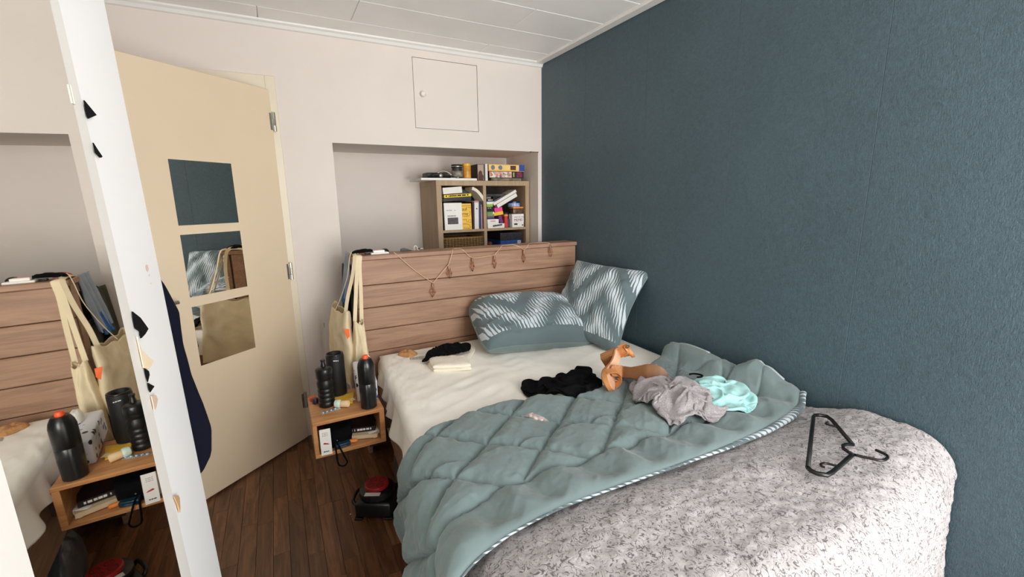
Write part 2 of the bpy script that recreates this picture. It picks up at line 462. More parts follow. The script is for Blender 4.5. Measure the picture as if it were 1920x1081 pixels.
# left and rear walls, window
struct(bm_obj('wall_left', B((XL-.1, REAR-.1, -.05), (XL, .14, ZC+.1)), WHITE))
w = BM(); x0, x1, z0, z1 = WIN
for lo, hi in (((XL, REAR-.14, 0), (x0, REAR, ZC)), ((x1, REAR-.14, 0), (0, REAR, ZC)), ((x0, REAR-.14, 0), (x1, REAR, z0)), ((x0, REAR-.14, z1), (x1, REAR, ZC))): box(w, lo, hi)
struct(bm_obj('wall_rear', w, WHITE))
wn = Thing('window_1', 'tall white framed window behind the bed foot', None, ((x0+x1)/2, REAR, z0), kind='structure')
for lo, hi in (((x0, REAR-.1, z0), (x0+.05, REAR-.04, z1)), ((x1-.05, REAR-.1, z0), (x1, REAR-.04, z1)), ((x0, REAR-.1, z0), (x1, REAR-.04, z0+.05)), ((x0, REAR-.1, z1-.05), (x1, REAR-.04, z1))):
    wn.w('window_frame', B(lo, hi, .004), TRIMW)
g = NT('window_glass'); g.t.nodes.remove(g.b)
tb = g.n('ShaderNodeBsdfTransparent'); gb = g.n('ShaderNodeBsdfGlossy'); gb.inputs['Roughness'].default_value = .02; mx = g.n('ShaderNodeMixShader'); mx.inputs[0].default_value = .06
g.l(tb.outputs[0], mx.inputs[1]); g.l(gb.outputs[0], mx.inputs[2]); g.l(mx.outputs[0], g.out.inputs[0])
wn.w('window_pane', B((x0+.05, REAR-.074, z0+.05), (x1-.05, REAR-.068, z1-.05)), g.m)
wn.w('window_sill', B((x0-.05, REAR, z0-.03), (x1+.04, REAR+.10, z0), .004), TRIMW)
# hall behind the doorway
w = BM(); box(w, (XL-.1, 1.2, 0), (NX0-.1, 1.3, ZC)); box(w, (XL-.1, .14, 0), (XL, 1.3, ZC)); box(w, (XL-.1, .14, ZC), (NX0-.1, 1.3, ZC+.1))
struct(bm_obj('wall_hall', w, WHITE))
# door frame
w = BM()
for lo, hi in (((DX1, -.012, 0), (DX1+.052, T, DZ+.075)), ((DX0-.052, -.012, 0), (DX0, T, DZ+.075)), ((DX0, -.012, DZ), (DX1, T, DZ+.075))): box(w, lo, hi, .003)
for lo, hi in (((DX1-.012, .045, 0), (DX1, T, DZ)), ((DX0, .045, DZ-.012), (DX1, T, DZ))): box(w, lo, hi, .002)
struct(bm_obj('trim_3', w, CREAM2))
struct(bm_obj('baseboard_back', B((DX1+.052, -.012, 0), (NX0, 0, .07), .003), WHITE))

# door leaf, opened 40 degrees into the room; local x runs along the leaf, room side faces -y local
DA = math.radians(180+40)
dr = Thing('door_1', 'open cream door with three square mirror tiles', None, (-1.806, -.012, .012), (0, 0, DA), kind='structure')
drl = dr.p('door_leaf', B((.004, -.0, 0), (.834, .04, 2.078), .003), CREAM)
# with this turn local +y is the room side (towards the bed)
for z0_ in (1.37, 1.031, .688):
    dr.p('mirror_tile', B((.283, .04, z0_), (.580, .0425, z0_+.297), .0006), MIRROR)
for z0_ in (1.86, 1.02, .20):
    h = lathe(BM(), [(0, 0), (.009, 0), (.009, .03), (.0075, .031), (.0075, .033), (.009, .034), (.009, .064), (.0075, .065), (.0075, .067), (.009, .068), (.009, .1), (0, .1)], 12, ROT((-.004, .044, z0_)))
    box(h, (0.0, .0405, z0_+.005), (.022, .0425, z0_+.095)); dr.p('hinge', h, STEEL, auto=30)
lv = BM(); tube(lv, [(.775, .04, 1.03), (.775, .085, 1.03), (.765, .09, 1.03), (.66, .09, 1.03)], .009); box(lv, (.76, .04, .95), (.79, .046, 1.10), .003); dr.p('door_handle', lv, STEEL, True, parent=drl)

# ================================================================== wardrobe with mirror door
_a, _t = math.radians(.685), math.radians(.787)
MN = Vector((math.cos(_a)*math.cos(_t), math.sin(_a)*math.cos(_t), math.sin(_t))); MD = -2.04005
def wp(y, z, off=0.0): return Vector(((MD-MN.y*y-MN.z*z)/MN.x+off, y, z))
e_ml = lambda z: -2.505+.0*(z-1.2)
e_mr = lambda z: -2.145-.045*(z-1.2)
e_st = lambda z: -2.0995-.070*(z-1.25)
e_pr = lambda z: -1.858-.058*(z-1.2)
WH = 2.34
def slab(ea, eb, za, zb, off0, off1):
    return hexa(BM(), [wp(ea(za), za, off0), wp(eb(za), za, off0), wp(eb(zb), zb, off0), wp(ea(zb), zb, off0),
                       wp(ea(za), za, off1), wp(eb(za), za, off1), wp(eb(zb), zb, off1), wp(ea(zb), zb, off1)])
wd = Thing('wardrobe', 'white wardrobe with a tall mirror door at the left', 'wardrobe', (-2.3, -2.3, 0))
sh = lambda e, d: (lambda z: e(z)+d)
mdo = wd.w('mirror_door', slab(sh(e_ml, -.11), e_mr, .04, WH-.02, -.024, -.006), STILE)
wd.w('mirror', slab(e_ml, e_mr, .10, 2.26, -.005, .0), MIRROR, parent=mdo)
wd.w('door_stile', slab(sh(e_ml, -.11), e_ml, .04, WH-.02, -.005, .004), STILE, parent=mdo)
wd.w('door_stile', slab(e_mr, e_st, .02, WH, -.02, -.0008), STILE)
wd.w('edge_panel', slab(e_st, e_pr, 0, WH, -.018, -.0012), MELA)
wd.w('side_panel', hexa(BM(), [wp(e_pr(0)-.018, 0, -.018), wp(e_pr(0), 0, -.018), wp(e_pr(WH), WH, -.018), wp(e_pr(WH)-.018, WH, -.018),
    Vector((-2.66, e_pr(0)-.018, 0)), Vector((-2.66, e_pr(0), 0)), Vector((-2.66, e_pr(WH), WH)), Vector((-2.66, e_pr(WH)-.018, WH))]), mat('grey_board_edge', lin(178, 166, 150), .6, .05))
wd.w('top_panel', hexa(BM(), [wp(-3.1, WH-.02, -.02), wp(-1.93, WH-.02, -.02), wp(-1.93, WH, -.02), wp(-3.1, WH, -.02), Vector((-2.66, -3.1, WH-.02)), Vector((-2.66, -1.93, WH-.02)), Vector((-2.66, -1.93, WH)), Vector((-2.66, -3.1, WH))]), MELA)
wd.w('side_panel', B((-2.66, -3.118, 0), (-2.04, -3.1, WH)), MELA)
wd.w('door_panel', slab(lambda z: -3.1, sh(e_ml, -.114), .04, WH-.02, -.02, -.002), STILE)
wd.w('edge_strip', slab(e_pr, sh(e_pr, .003), 0, WH, -.018, -.002), mat('grey_board_edge', None), label='grey raw board edge')
for z_ in (1.600, .35):
    h = BM(); y_ = e_mr(z_)
    hexa(h, [wp(y_-.0045, z_, -.001), wp(y_+.0045, z_, -.001), wp(y_+.0035, z_+.022, -.001), wp(y_-.0055, z_+.022, -.001), wp(y_-.0045, z_, .0008), wp(y_+.0045, z_, .0008), wp(y_+.0035, z_+.022, .0008), wp(y_-.0055, z_+.022, .0008)])
    tube(h, [wp(y_, z_, .001), wp(y_-.001, z_+.022, .001)], .0012, 8)
    wd.w('hinge', h, mat('painted_hinge', lin(190, 184, 168), .4, .05))
for y_, z_ in ((-1.892, .648), (-1.927, .640)):
    wd.w('screw', lathe(BM(), [(0, .0015), (.003, .0015), (.004, 0)], 10, Matrix.Translation(wp(y_, z_, 0)) @ Euler((0, PI/2, 0)).to_matrix().to_4x4()), STEEL)
for y_, z_, r_ in ((-1.960, 1.365, .006), (-1.958, 1.352, .002), (-1.956, 1.337, .0018)):
    s = BM(); bmesh.ops.create_circle(s, cap_ends=True, radius=r_, segments=9); bmesh.ops.transform(s, matrix=Matrix.Translation(wp(y_, z_, .0004)) @ Euler((0, PI/2, 0)).to_matrix().to_4x4(), verts=s.verts)
    g_ = bmesh.ops.extrude_face_region(s, geom=s.faces[:]); bmesh.ops.translate(s, vec=(.0003, 0, 0), verts=[v for v in g_['geom'] if isinstance(v, bmesh.types.BMVert)])
    wd.w('stain', s, mat('pink_stain', lin(225, 190, 178), .6, .05))
# corners of clothing pinched in the seam between stile and panel
def pinch(pts, m, label, cat='cloth'):
    """pts: (y, z) outline of the flap lying against the board"""
    b = BM(); n = len(pts)
    f = [b.verts.new(wp(y, z, .0022+max(0, y-e_st(z))*.06)) for y, z in pts]; k = [b.verts.new(wp(y, z, .0008)) for y, z in pts]
    b.faces.new(f); b.faces.new(k[::-1])
    for i in range(n): b.faces.new((f[i], f[(i+1) % n], k[(i+1) % n], k[i]))
    return one('pinched_cloth', b, m, label, cat)
CREAMCLOTH = mat('cream_cotton_cloth', lin(228, 208, 176), .9, .06, 20)
pinch([(-2.124, 1.612), (-2.091, 1.599), (-2.123, 1.589)], BLACKF, 'black cloth corner pinched high in the wardrobe seam, uppermost of them')
pinch([(-2.123, 1.558), (-2.112, 1.550), (-2.100, 1.542), (-2.106, 1.540), (-2.121, 1.545)], BLACKF, 'small black cloth tip pinched in the wardrobe seam under the uppermost one')
pinch([(-2.104, 1.317), (-2.077, 1.301), (-2.060, 1.285), (-2.051, 1.276), (-2.070, 1.272), (-2.090, 1.271), (-2.084, 1.280), (-2.106, 1.291)], BLACKF, 'larger black cloth corner pinched in the wardrobe seam above the cream cloth')
pinch([(-2.107, 1.278), (-2.099, 1.255), (-2.075, 1.235), (-2.057, 1.223), (-2.066, 1.219), (-2.086, 1.218), (-2.106, 1.228)], CREAMCLOTH, 'cream cloth corner poking out of the wardrobe seam')
pinch([(-2.101, 1.225), (-2.086, 1.215), (-2.086, 1.209), (-2.100, 1.202)], BLACKF, 'narrow black cloth sliver in the wardrobe seam just below the cream cloth')
pinch([(-2.101, 1.201), (-2.075, 1.185), (-2.098, 1.184)], BLACKF, 'small black cloth triangle pinched lowest in the wardrobe seam')
pinch([(-2.097, 1.177), (-2.076, 1.170), (-2.072, 1.161), (-2.084, 1.153), (-2.096, 1.152)], mat('pinkish_chip', lin(205, 178, 158), .8, .1), 'pinkish beige flap sticking out of the wardrobe seam under the black triangle')
pinch([(-2.086, .990), (-2.064, .978), (-2.060, .970), (-2.066, .955), (-2.072, .949), (-2.076, .968)], mat('tan_chip', lin(188, 150, 108), .7, .15), 'tan flap sticking out low in the wardrobe seam')

# navy jacket hanging on the end of the wardrobe
nu, nv = 56, 70
U, Vv = np.meshgrid(np.linspace(0, 2*PI, nu, endpoint=False), np.linspace(0, 1, nv), indexing='ij')
z = .84 + .56*Vv
right = np.interp(z, [.84, .868, .90, .958, 1.02, 1.096, 1.17, 1.241, 1.30, 1.36, 1.40], [-2.075, -2.035, -2.017, -2.010, -2.018, -2.031, -2.036, -2.034, -2.050, -2.075, -2.10])
left = np.interp(z, [.84, .9, 1.2, 1.36, 1.40], [-2.20, -2.34, -2.34, -2.22, -2.16])
cx, hx = (right+left)/2, (right-left)/2
hy_ = np.interp(z, [.84, .88, 1.25, 1.40], [.012, .05, .05, .02])
fold = 1+.10*np.sin(U*9+3*Vv)*np.sin(PI*Vv)
X = cx+hx*np.cos(U); Y = -1.772+hy_*np.sin(U)*fold+.012*(fbm(U*2, Vv*5, 3)-.5)
V = np.stack([X, Y, z+.01*np.sin(3*U)], 2); 
ja = Thing('jacket', 'dark navy jacket hanging on the far end of the white wardrobe', 'jacket', (-2.18, -1.77, .84))
o = grid_mesh('jacket_body', V, NAVY, ja.o, off=ja.loc, close_u=True)
bm = BM(); bm.from_mesh(o.data); bmesh.ops.holes_fill(bm, edges=[e for e in bm.edges if e.is_boundary]); bm.to_mesh(o.data); bm.free()
hk = tube(BM(), catmull([(-2.13, -1.86, 1.46), (-2.13, -1.81, 1.46), (-2.13, -1.775, 1.43), (-2.13, -1.77, 1.39)], 5), .004, 8)
ja.w('hanging_loop', hk, BLACKM, True)
# ================================================================== bed
def xl(y): return -1.395+.080*(np.asarray(y, float)+.47)       # left edge of the mattress
def xr(y): return -.020+.030*(np.asarray(y, float)+.47)
HY = -.455
bed = Thing('bed', 'oak bed with a tall plank headboard and a ledge', 'bed', (-.72, -1.4, 0))
zs = [1.166, 1.024, .896, .768, .640, .30]
hbm = bpy.data.meshes.new('headboard_plank')
for a, b in zip(zs, zs[1:]):
    bed.w('headboard_plank', B((-1.474, HY, b+.0018), (-.006, HY+.022, a-.0018), .003), OAK)
bed.w('headboard_backing', B((-1.470, HY+.022, .05), (-.01, HY+.034, 1.16)), mat('dark_backing', lin(60, 44, 34), .8, .1))
bed.w('headboard_ledge', B((-1.486, HY-.014, 1.166), (-.004, HY+.13, 1.190), .003), OAK)
bed.w('headboard_end', B((-1.476, HY+.034, .0), (-1.452, HY+.10, 1.166), .002), OAK)
def rail(x0f, x1f, ya, yb, za, zb):
    return hexa(BM(), [(x0f(ya), ya, za), (x1f(ya), ya, za), (x1f(yb), yb, za), (x0f(yb), yb, za), (x0f(ya), ya, zb), (x1f(ya), ya, zb), (x1f(yb), yb, zb), (x0f(yb), yb, zb)])
lx = lambda y: float(xl(y)); rx_ = lambda y: float(xr(y))
bed.w('side_rail', rail(lambda y: lx(y)-.004, lambda y: lx(y)+.024, HY-.002, -2.5, .30, .52), OAKSIDE)
bed.w('side_rail', rail(lambda y: rx_(y)-.024, rx_, HY-.002, -2.5, .30, .52), OAKSIDE)
bed.w('foot_rail', rail(lambda y: lx(-2.5), lambda y: rx_(-2.5), -2.47, -2.5, .30, .52), OAKSIDE)
bed.w('slat_base', rail(lambda y: lx(y)+.03, lambda y: rx_(y)-.03, HY-.01, -2.46, .34, .38), mat('dark_backing', None))
for x_, y_ in ((lx(-.6)+.10, -.62), (-.12, -.62), (lx(-2.4)+.10, -2.38), (-.2, -2.38)):
    bed.w('leg', B((x_-.03, y_-.03, 0), (x_+.03, y_+.03, .34), .004), OAKSIDE)

# mattress with a fitted sheet: rounded slab, loose at the left edge
def wrap(X, Y, zt, xe, r, flare=0.0):
    """bend a plan sheet over the left bed edge at xe; returns x, z"""
    s = np.clip(xe-X, 0, None); th = np.clip(s/r, 0, PI/2); ex = np.clip(s-r*PI/2, 0, None)
    x = np.where(s > 0, xe-r*np.sin(th)-flare*ex, X); z = zt-np.where(s > 0, r*(1-np.cos(th))+ex*math.sqrt(1-flare*flare), 0)
    return x, z
MZ = .632
nu, nv = 150, 130
Xs = np.concatenate([np.linspace(-.0, -1.30, 90), np.linspace(-1.31, -1.75, 60)])
t01 = np.linspace(0, 1, nv)
G, Tt = np.meshgrid(Xs, t01, indexing='ij'); Yg = -.462-2.0*Tt
xe = xl(Yg)+.045
Xr = np.where(G > -.6, G+(xr(Yg))*(1-G/-.6), G)
wr_ = (fbm(G*7, Yg*5, 11)-.5)*.014 + (ridged(G*5+Yg*3, Yg*12-G*5, 5, 3)-.5)*.010
zt = MZ+wr_*smooth01(-.1, -.3, G)*smooth01(-.5, -.6, Yg) - .035*smooth01(-.53, -.462, Yg)
hemz = .07+.03*np.sin(Yg*5)
smax = np.pi*.045/2+.07+.05*smooth01(-.6, -1.4, Yg)
lim = xe-smax
Xc = np.where(G < -1.30, np.interp(G, [-1.75, -1.31], [0, 1])*((-1.31)-lim)+lim, Xr)
flr = .28*smooth01(-.8, -1.5, Yg)
xx, zz = wrap(Xc, Yg, zt, xe, .045, 0.0); ex = np.clip(xe-Xc-.07, 0, None); xx = xx-.22*ex*(1+.7*np.sin(Yg*30+2*np.sin(Yg*7)))
mt = Thing('mattress', 'white mattress in an ivory fitted sheet on the oak bed', 'mattress', (-.72, -1.4, .5))
grid_mesh('fitted_sheet', np.stack([xx, Yg, zz], 2), SHEET, mt.o, .004, off=mt.loc)
mt.w('mattress_core', rail(lambda y: lx(y)+.012, lambda y: rx_(y)-.004, -.468, -2.46, .40, .612), mat('mattress_ticking', lin(222, 220, 212), .9, .03))

# fleece blanket over the foot half
def fleece_top(X, Y):
    return .650+.048*smooth01(-2.02, -2.26, Y)+.008*np.sin(X*5+1)*smooth01(-2.0, -2.2, Y)+.012*smooth01(-.35, -.05, X)*smooth01(-2.1, -2.3, Y)
FY, FR = -2.43, .13
Xs = np.linspace(0, 1, 330); Ys = np.concatenate([np.linspace(-1.70, -2.43, 130), np.linspace(-2.434, -2.95, 90)])
S, Yp = np.meshgrid(Xs, Ys, indexing='ij')
Xp = -.026-S*2.0+.012*smooth01(-2.0, -2.6, Yp)*(1-S)
xe = xl(np.clip(Yp, -2.5, 0))+.078
lump = (fbm(Xp*45, Yp*45, 21, 3)-.5)*.009+(fbm(Xp*6, Yp*6, 31, 3)-.5)*.018
zt = fleece_top(Xp, Yp)+lump
xx, zz = wrap(Xp, Yp, zt, xe, .09, 0.0)
fy = FY+.06*smooth01(.12, .0, S)-.02*np.sin(Xp*6)
s = np.clip(fy-Yp, 0, None); th = np.clip(s/FR, 0, PI/2); ex = np.clip(s-FR*PI/2, 0, None)
yy = np.where(s > 0, fy-FR*np.sin(th)-.05*ex+lump*np.sin(th), Yp); zz = zz-np.where(s > 0, FR*(1-np.cos(th))+ex, 0)
xx = xx-.02*np.sin(yy*40)*np.clip(xe-Xp-.14, 0, .1)*3
fb = Thing('fleece_blanket', 'fluffy greige sherpa fleece blanket over the foot of the bed', 'blanket', (-.75, -2.2, .3))
grid_mesh('fleece', np.stack([xx, yy, zz], 2), FLEECE, fb.o, .010, off=fb.loc)

# quilt, a band across the bed, hanging down at the left
TOPX = [-2.25, -2.1, -1.9, -1.7, -1.52, -1.45, -1.355, -1.235, -1.10, -.95, -.735, -.60, -.41, -.20, -.03, .05]
TOPY = [-1.66, -1.60, -1.545, -1.55, -1.575, -1.53, -1.483, -1.455, -1.452, -1.463, -1.545, -1.525, -1.49, -1.412, -1.36, -1.36]
HEMX = [-2.25, -2.1, -1.7, -1.53, -1.42, -1.33, -1.23, -.88, -.65, -.42, -.23, -.10, -.03, .05]
HEMY = [-2.45, -2.38, -2.25, -2.17, -2.125, -2.107, -2.10, -2.118, -2.122, -2.118, -2.095, -2.06, -2.02, -2.0]
def ism(x, X, Y, w=.03):
    return (np.interp(x-w, X, Y)+np.interp(x, X, Y)*2+np.interp(x+w, X, Y))/4
def seam_dist(X, Y):
    a = X-(Y+1.6)/.82; b = X+(Y+1.6)
    da = np.abs((a+1.15+.15+30*.297) % .297-.15)*.634; db = np.abs((b+1.385+.15+30*.30) % .30-.15)*.707
    dh = np.abs(Y-(ism(X, HEMX, HEMY)+.158))
    inner = Y > ism(X, HEMX, HEMY)+.158
    return np.where(inner, np.minimum(np.minimum(da, db), dh), dh), inner
CR_Y = [-1.30, -1.36, -1.45, -1.60, -1.70, -1.77, -1.84, -1.90, -1.96, -2.03, -2.1]
CR_H = [.045, .065, .080, .085, .078, .062, .105, .085, .045, .02, .0]
CR_X = [-.07, -.075, -.08, -.085, -.085, -.08, -.06, -.055, -.05, -.04, -.04]
def quilt_top(X, Y, fine=True):
    top, hem = ism(X, TOPX, TOPY), ism(X, HEMX, HEMY)
    base = np.maximum(.645, np.where(Y < -1.78, fleece_top(X, Y)+.004, .645))
    d, inner = seam_dist(X, Y)
    amp = np.where(inner, .027, .022)
    puff = amp*(1-np.exp(-d/.022))-.006*np.exp(-(d/.006)**2)
    if fine:
        f = np.exp(-d/.03)
        puff = puff+(ridged(X*26+Y*9, Y*22-X*10, 41, 3)-.5)*.012*(.25+f)+(fbm(X*9, Y*9, 43)-.5)*.014+(ridged((X-Y)*11, (X+Y)*3.5, 47, 2)-.5)*.007
        puff = puff+np.where(inner, 0, .012*np.sin((X*1.0+Y*.25)*34+3*fbm(X*5, Y*5, 51))*smooth01(hem, hem+.06, Y))
    e = np.minimum(top-Y, Y-hem); edge = np.sqrt(np.clip(e/.04, 0, 1)*(2-np.clip(e/.04, 0, 1)))
    z = base+.012+(puff+.008)*edge
    # roll along the wall
    h = np.interp(Y, CR_Y[::-1], CR_H[::-1]); cx_ = np.interp(Y, CR_Y[::-1], CR_X[::-1])
    wdt = np.where(X < cx_, .062, .05)
    ms = np.exp(-((X-cx_)/wdt)**4*.9)
    z = z-(puff*.75)*edge*ms*np.clip(h/.05, 0, 1)+h*ms*(.97+.04*np.sin(Y*23+X*25))
    return z
nu, nv = 500, 180
Xs = np.linspace(-.016, -2.16, nu); tt = np.linspace(0, 1, nv); Xp, Tt = np.meshgrid(Xs, tt, indexing='ij')
Yp = ism(Xp, TOPX, TOPY)*(1-Tt)+ism(Xp, HEMX, HEMY)*Tt
zt = quilt_top(Xp, Yp)
xe = xl(Yp)+.048
hang = smooth01(-1.45, -1.65, Xp)
flat_z = .672
xx, zz = wrap(Xp, Yp, 0*zt+flat_z, xe, .095, 0.0)
th = np.clip((xe-Xp)/.095, 0, PI/2)
d_ = zt-flat_z
xx = xx-d_*np.sin(th)*1.1; zz = zz+d_*np.cos(th)
ex = np.clip(xe-Xp-.15, 0, None)
xx = xx-.018*np.sin(np.clip(ex/.30, 0, 1)*PI)-.020*np.sin(Yp*17+2.2*np.sin(ex*9))*np.clip(ex/.15, 0, 1)
yy = Yp+.02*np.sin(ex*14)*np.clip(ex/.1, 0, 1)
qt = Thing('quilt', 'grey teal diamond stitched quilt bunched across the bed', 'quilt', (-.8, -1.8, .6))
QV = np.stack([xx, yy, zz], 2)
uvq = np.stack([Xp*1.2, Tt*.5+.2], 2)
grid_mesh('quilt_cover', QV, QUILT, qt.o, .012, uv=uvq, off=qt.loc, m2=HEMPRINT)
# printed hem rolled outward along the foot edge: thin at the left, wide at the right
hem_pts = QV[:, -1]; prof = []
nh = 12; HV = np.zeros((nu, nh, 3)); HU = np.zeros((nu, nh, 2))
wd_h = np.interp(Xs, [-2.2, -1.3, -.75, -.45, -.2, 0], [.0038, .0038, .007, .022, .034, .026])
for k in range(nh):
    a = -0.35*PI+1.5*PI*k/(nh-1)
    HV[:, k, 0] = hem_pts[:, 0]; HV[:, k, 1] = hem_pts[:, 1]-wd_h*.55*np.cos(a-PI*.15)-wd_h*.15; HV[:, k, 2] = hem_pts[:, 2]+wd_h*.45*np.sin(a)+.002
    HU[:, k, 0] = Xs*1.1; HU[:, k, 1] = .15+.8*k/(nh-1)
hg = smooth01(-1.50, -1.58, Xs)[:, None]
HV[:, :, 0] -= 0.01*hg
grid_mesh('printed_hem', HV, HEMPRINT, qt.o, .002, uv=HU, off=qt.loc)
# pale edge on the back of the wall roll
cr = [(float(np.interp(y, CR_Y[::-1], CR_X[::-1])+.018), y, float(quilt_top(np.array(np.interp(y, CR_Y[::-1], CR_X[::-1])+.018), np.array(y), False))) for y in np.linspace(-1.375, -1.62, 14)]
qt.w('edge_piping', tube(BM(), cr, .0055, 8), mat('pale_piping', lin(160, 170, 172), .8, .12, 40), True)
cr = [(float(np.interp(y, CR_Y[::-1], CR_X[::-1])+.024), y, float(quilt_top(np.array(np.interp(y, CR_Y[::-1], CR_X[::-1])+.024), np.array(y), False))) for y in np.linspace(-1.80, -1.95, 10)]
qt.w('edge_piping', tube(BM(), cr, .0055, 8), mat('pale_piping', None), True)

def bed_z(X, Y):
    X, Y = np.asarray(X, float), np.asarray(Y, float)
    q = (Y < ism(X, TOPX, TOPY)) & (Y > ism(X, HEMX, HEMY))
    zq = quilt_top(X, np.clip(Y, ism(X, HEMX, HEMY), ism(X, TOPX, TOPY)))
    return np.where(q, zq, np.where(Y > -1.75, MZ+.008, fleece_top(X, Y)+.01))

# ------------------------------------------------------------------ pillows
def pillow(name, label, w, h, t, M, bend=0.0, seed=0, sag=0.0, cave=.07, rnd=0.0, backf=.9):
    n = 64; a = np.linspace(-1, 1, n); Ua, Va = np.meshgrid(a, a, indexing='ij')
    prof_ = (np.clip(1-np.abs(Ua)**(3.0+24*rnd), 0, 1)**.5)*(np.clip(1-np.abs(Va)**(3.0+10*rnd), 0, 1)**.5)
    rc = 1-rnd*(np.abs(Ua)*np.abs(Va))**3
    px = w/2*Ua*(1-cave*(1-Va**2)**1.0*np.abs(Ua)**3)*rc; py = h/2*Va*(1-cave*(1-Ua**2)*np.abs(Va)**3)*rc
    cor = np.clip(np.abs(Ua)*np.abs(Va), 0, 1)
    wrk = (ridged(Ua*3+Va, Va*3-Ua, seed)-.5)*.030*(1-prof_*.4)+(fbm(Ua*4, Va*4, seed+5)-.5)*.03
    top = t/2*prof_+wrk*prof_**.5; bot = -t/2*prof_*backf+wrk*.4*prof_**.5
    bendz = -bend*(Ua**2)+.02*np.sin(Ua*3+seed)*cor - sag*(Va**2)
    uv = np.stack([(Ua+1)/2, (Va+1)/2], 2)
    th_ = Thing(name, label, 'pillow', M.to_translation(), M.to_euler(), 'pillows in one printed set')
    o1 = grid_mesh('pillow_front', np.stack([px, py, top+bendz], 2), PILLOW, th_.o, 0, uv=uv)
    o2 = grid_mesh('pillow_back', np.stack([px, py, bot+bendz], 2)[::-1], QUILT, th_.o, 0, uv=uv)
    k = [(a_, b_) for a_, b_ in [(i, 0) for i in range(n)]+[(n-1, j) for j in range(n)]+[(i, n-1) for i in range(n-1, -1, -1)]+[(0, j) for j in range(n-1, -1, -1)]]
    tube_pts = [(px[i, j], py[i, j], bendz[i, j]) for i, j in k[::2]]
    th_.p('seam', tube(BM(), tube_pts, .003, 6, True), QUILT, True)
    return th_
pillow('flat_pillow', 'grey teal pillow lying flat against the wooden headboard', .73, .47, .235, ROT((-.522, -.735, .764), 20, 2, -8), .02, 3, cave=.02, rnd=.08)
# standing pillow leaning on the teal wall: local x along the top edge, local y up the pillow
ex_ = Vector((.10, -.56, .0)).normalized(); ez_ = Vector((.27, .17, .45)); ez_ = (ez_-ex_*ez_.dot(ex_)).normalized(); nn = ex_.cross(ez_)
ctr = Vector((-.178, -.880, .868))
Mp = Matrix((ex_, ez_, nn)).transposed().to_4x4(); Mp.translation = ctr
pillow('upright_pillow', 'grey teal pillow standing upright against the dark teal wall', .58, .52, .16, Mp, .01, 9, cave=.10, backf=.30)
# ================================================================== clothes and things on the bed
def garment(name, label, cat, outline, m, h, seed, folds=(), nz=.02, freq=12, edge=.012, basef=bed_z, part=None, rot=0.0, power=2.2, thing=None, layer=0.0, nr=34, center=None, sharp=1.0):
    """a crumpled cloth heap: closed outline in plan, domed, creased by ridges and explicit fold lines (x0,y0,x1,y1,height,width)"""
    O = catmull([(x, y, 0) for x, y in outline], 9, True); k = len(O)
    ox = np.array([p.x for p in O]); oy = np.array([p.y for p in O])
    cx, cy = (center or (ox.mean(), oy.mean()))
    rr = np.linspace(0, 1, nr)**.8
    R_, A_ = np.meshgrid(rr, np.arange(k), indexing='ij')
    X = cx+(ox[A_]-cx)*R_; Y = cy+(oy[A_]-cy)*R_
    wx = (fbm(X*freq, Y*freq, seed+71)-.5)*.02*np.sin(PI*R_); X = X+wx; Y = Y+(fbm(X*freq, Y*freq, seed+91)-.5)*.02*np.sin(PI*R_)
    bz = basef(X, Y)
    prof_ = np.sqrt(np.clip(1-R_**power, 0, 1))
    c_, s_ = math.cos(rot), math.sin(rot)
    rx = (X*c_+Y*s_)*freq; ry = (-X*s_+Y*c_)*freq*.55
    crease = ridged(rx+2*fbm(X*6, Y*6, seed), ry, seed+3, 3, .5)**sharp
    z = bz+layer+h*prof_+nz*(crease-.45)*prof_**.6
    for (x0, y0, x1, y1, fh, fw) in folds:
        d = np.array([x1-x0, y1-y0]); L = np.hypot(*d); d = d/L
        t = np.clip((X-x0)*d[0]+(Y-y0)*d[1], 0, L); dist = np.hypot(X-x0-d[0]*t, Y-y0-d[1]*t)
        z = z+fh*np.exp(-(dist/fw)**2)*prof_**.5
    z = np.maximum(z, bz+.004)
    z[-1] = bz[-1]+edge*.35; zb = bz+.001+layer*0
    top = np.stack([X, Y, z], 2); bot = np.stack([X, Y, zb], 2)
    nv_ = nr*k; verts = np.vstack([top.reshape(-1, 3), bot.reshape(-1, 3)]); off = np.array([cx, cy, float(bz.min())]); faces = []
    for i in range(nr-1):
        for j in range(k):
            j2 = (j+1) % k
            faces.append((i*k+j, (i+1)*k+j, (i+1)*k+j2, i*k+j2)); faces.append((nv_+i*k+j2, nv_+(i+1)*k+j2, nv_+(i+1)*k+j, nv_+i*k+j))
    for j in range(k): faces.append(((nr-1)*k+j, nv_+(nr-1)*k+j, nv_+(nr-1)*k+(j+1) % k, (nr-1)*k+(j+1) % k))
    me = bpy.data.meshes.new(name); loc0 = Vector(off) if thing is None else thing.loc
    me.from_pydata([tuple(map(float, v)) for v in verts-np.array(loc0)], [], faces)
    b = BM(); b.from_mesh(me); bmesh.ops.remove_doubles(b, verts=b.verts, dist=.00005); bmesh.ops.recalc_face_normals(b, faces=b.faces); b.to_mesh(me); b.free(); me.update()
    if thing is None:
        o = link(name, me, m, None, True); o.location = loc0; return tag(o, label, cat)
    return link(part, me, m, thing.o, True)


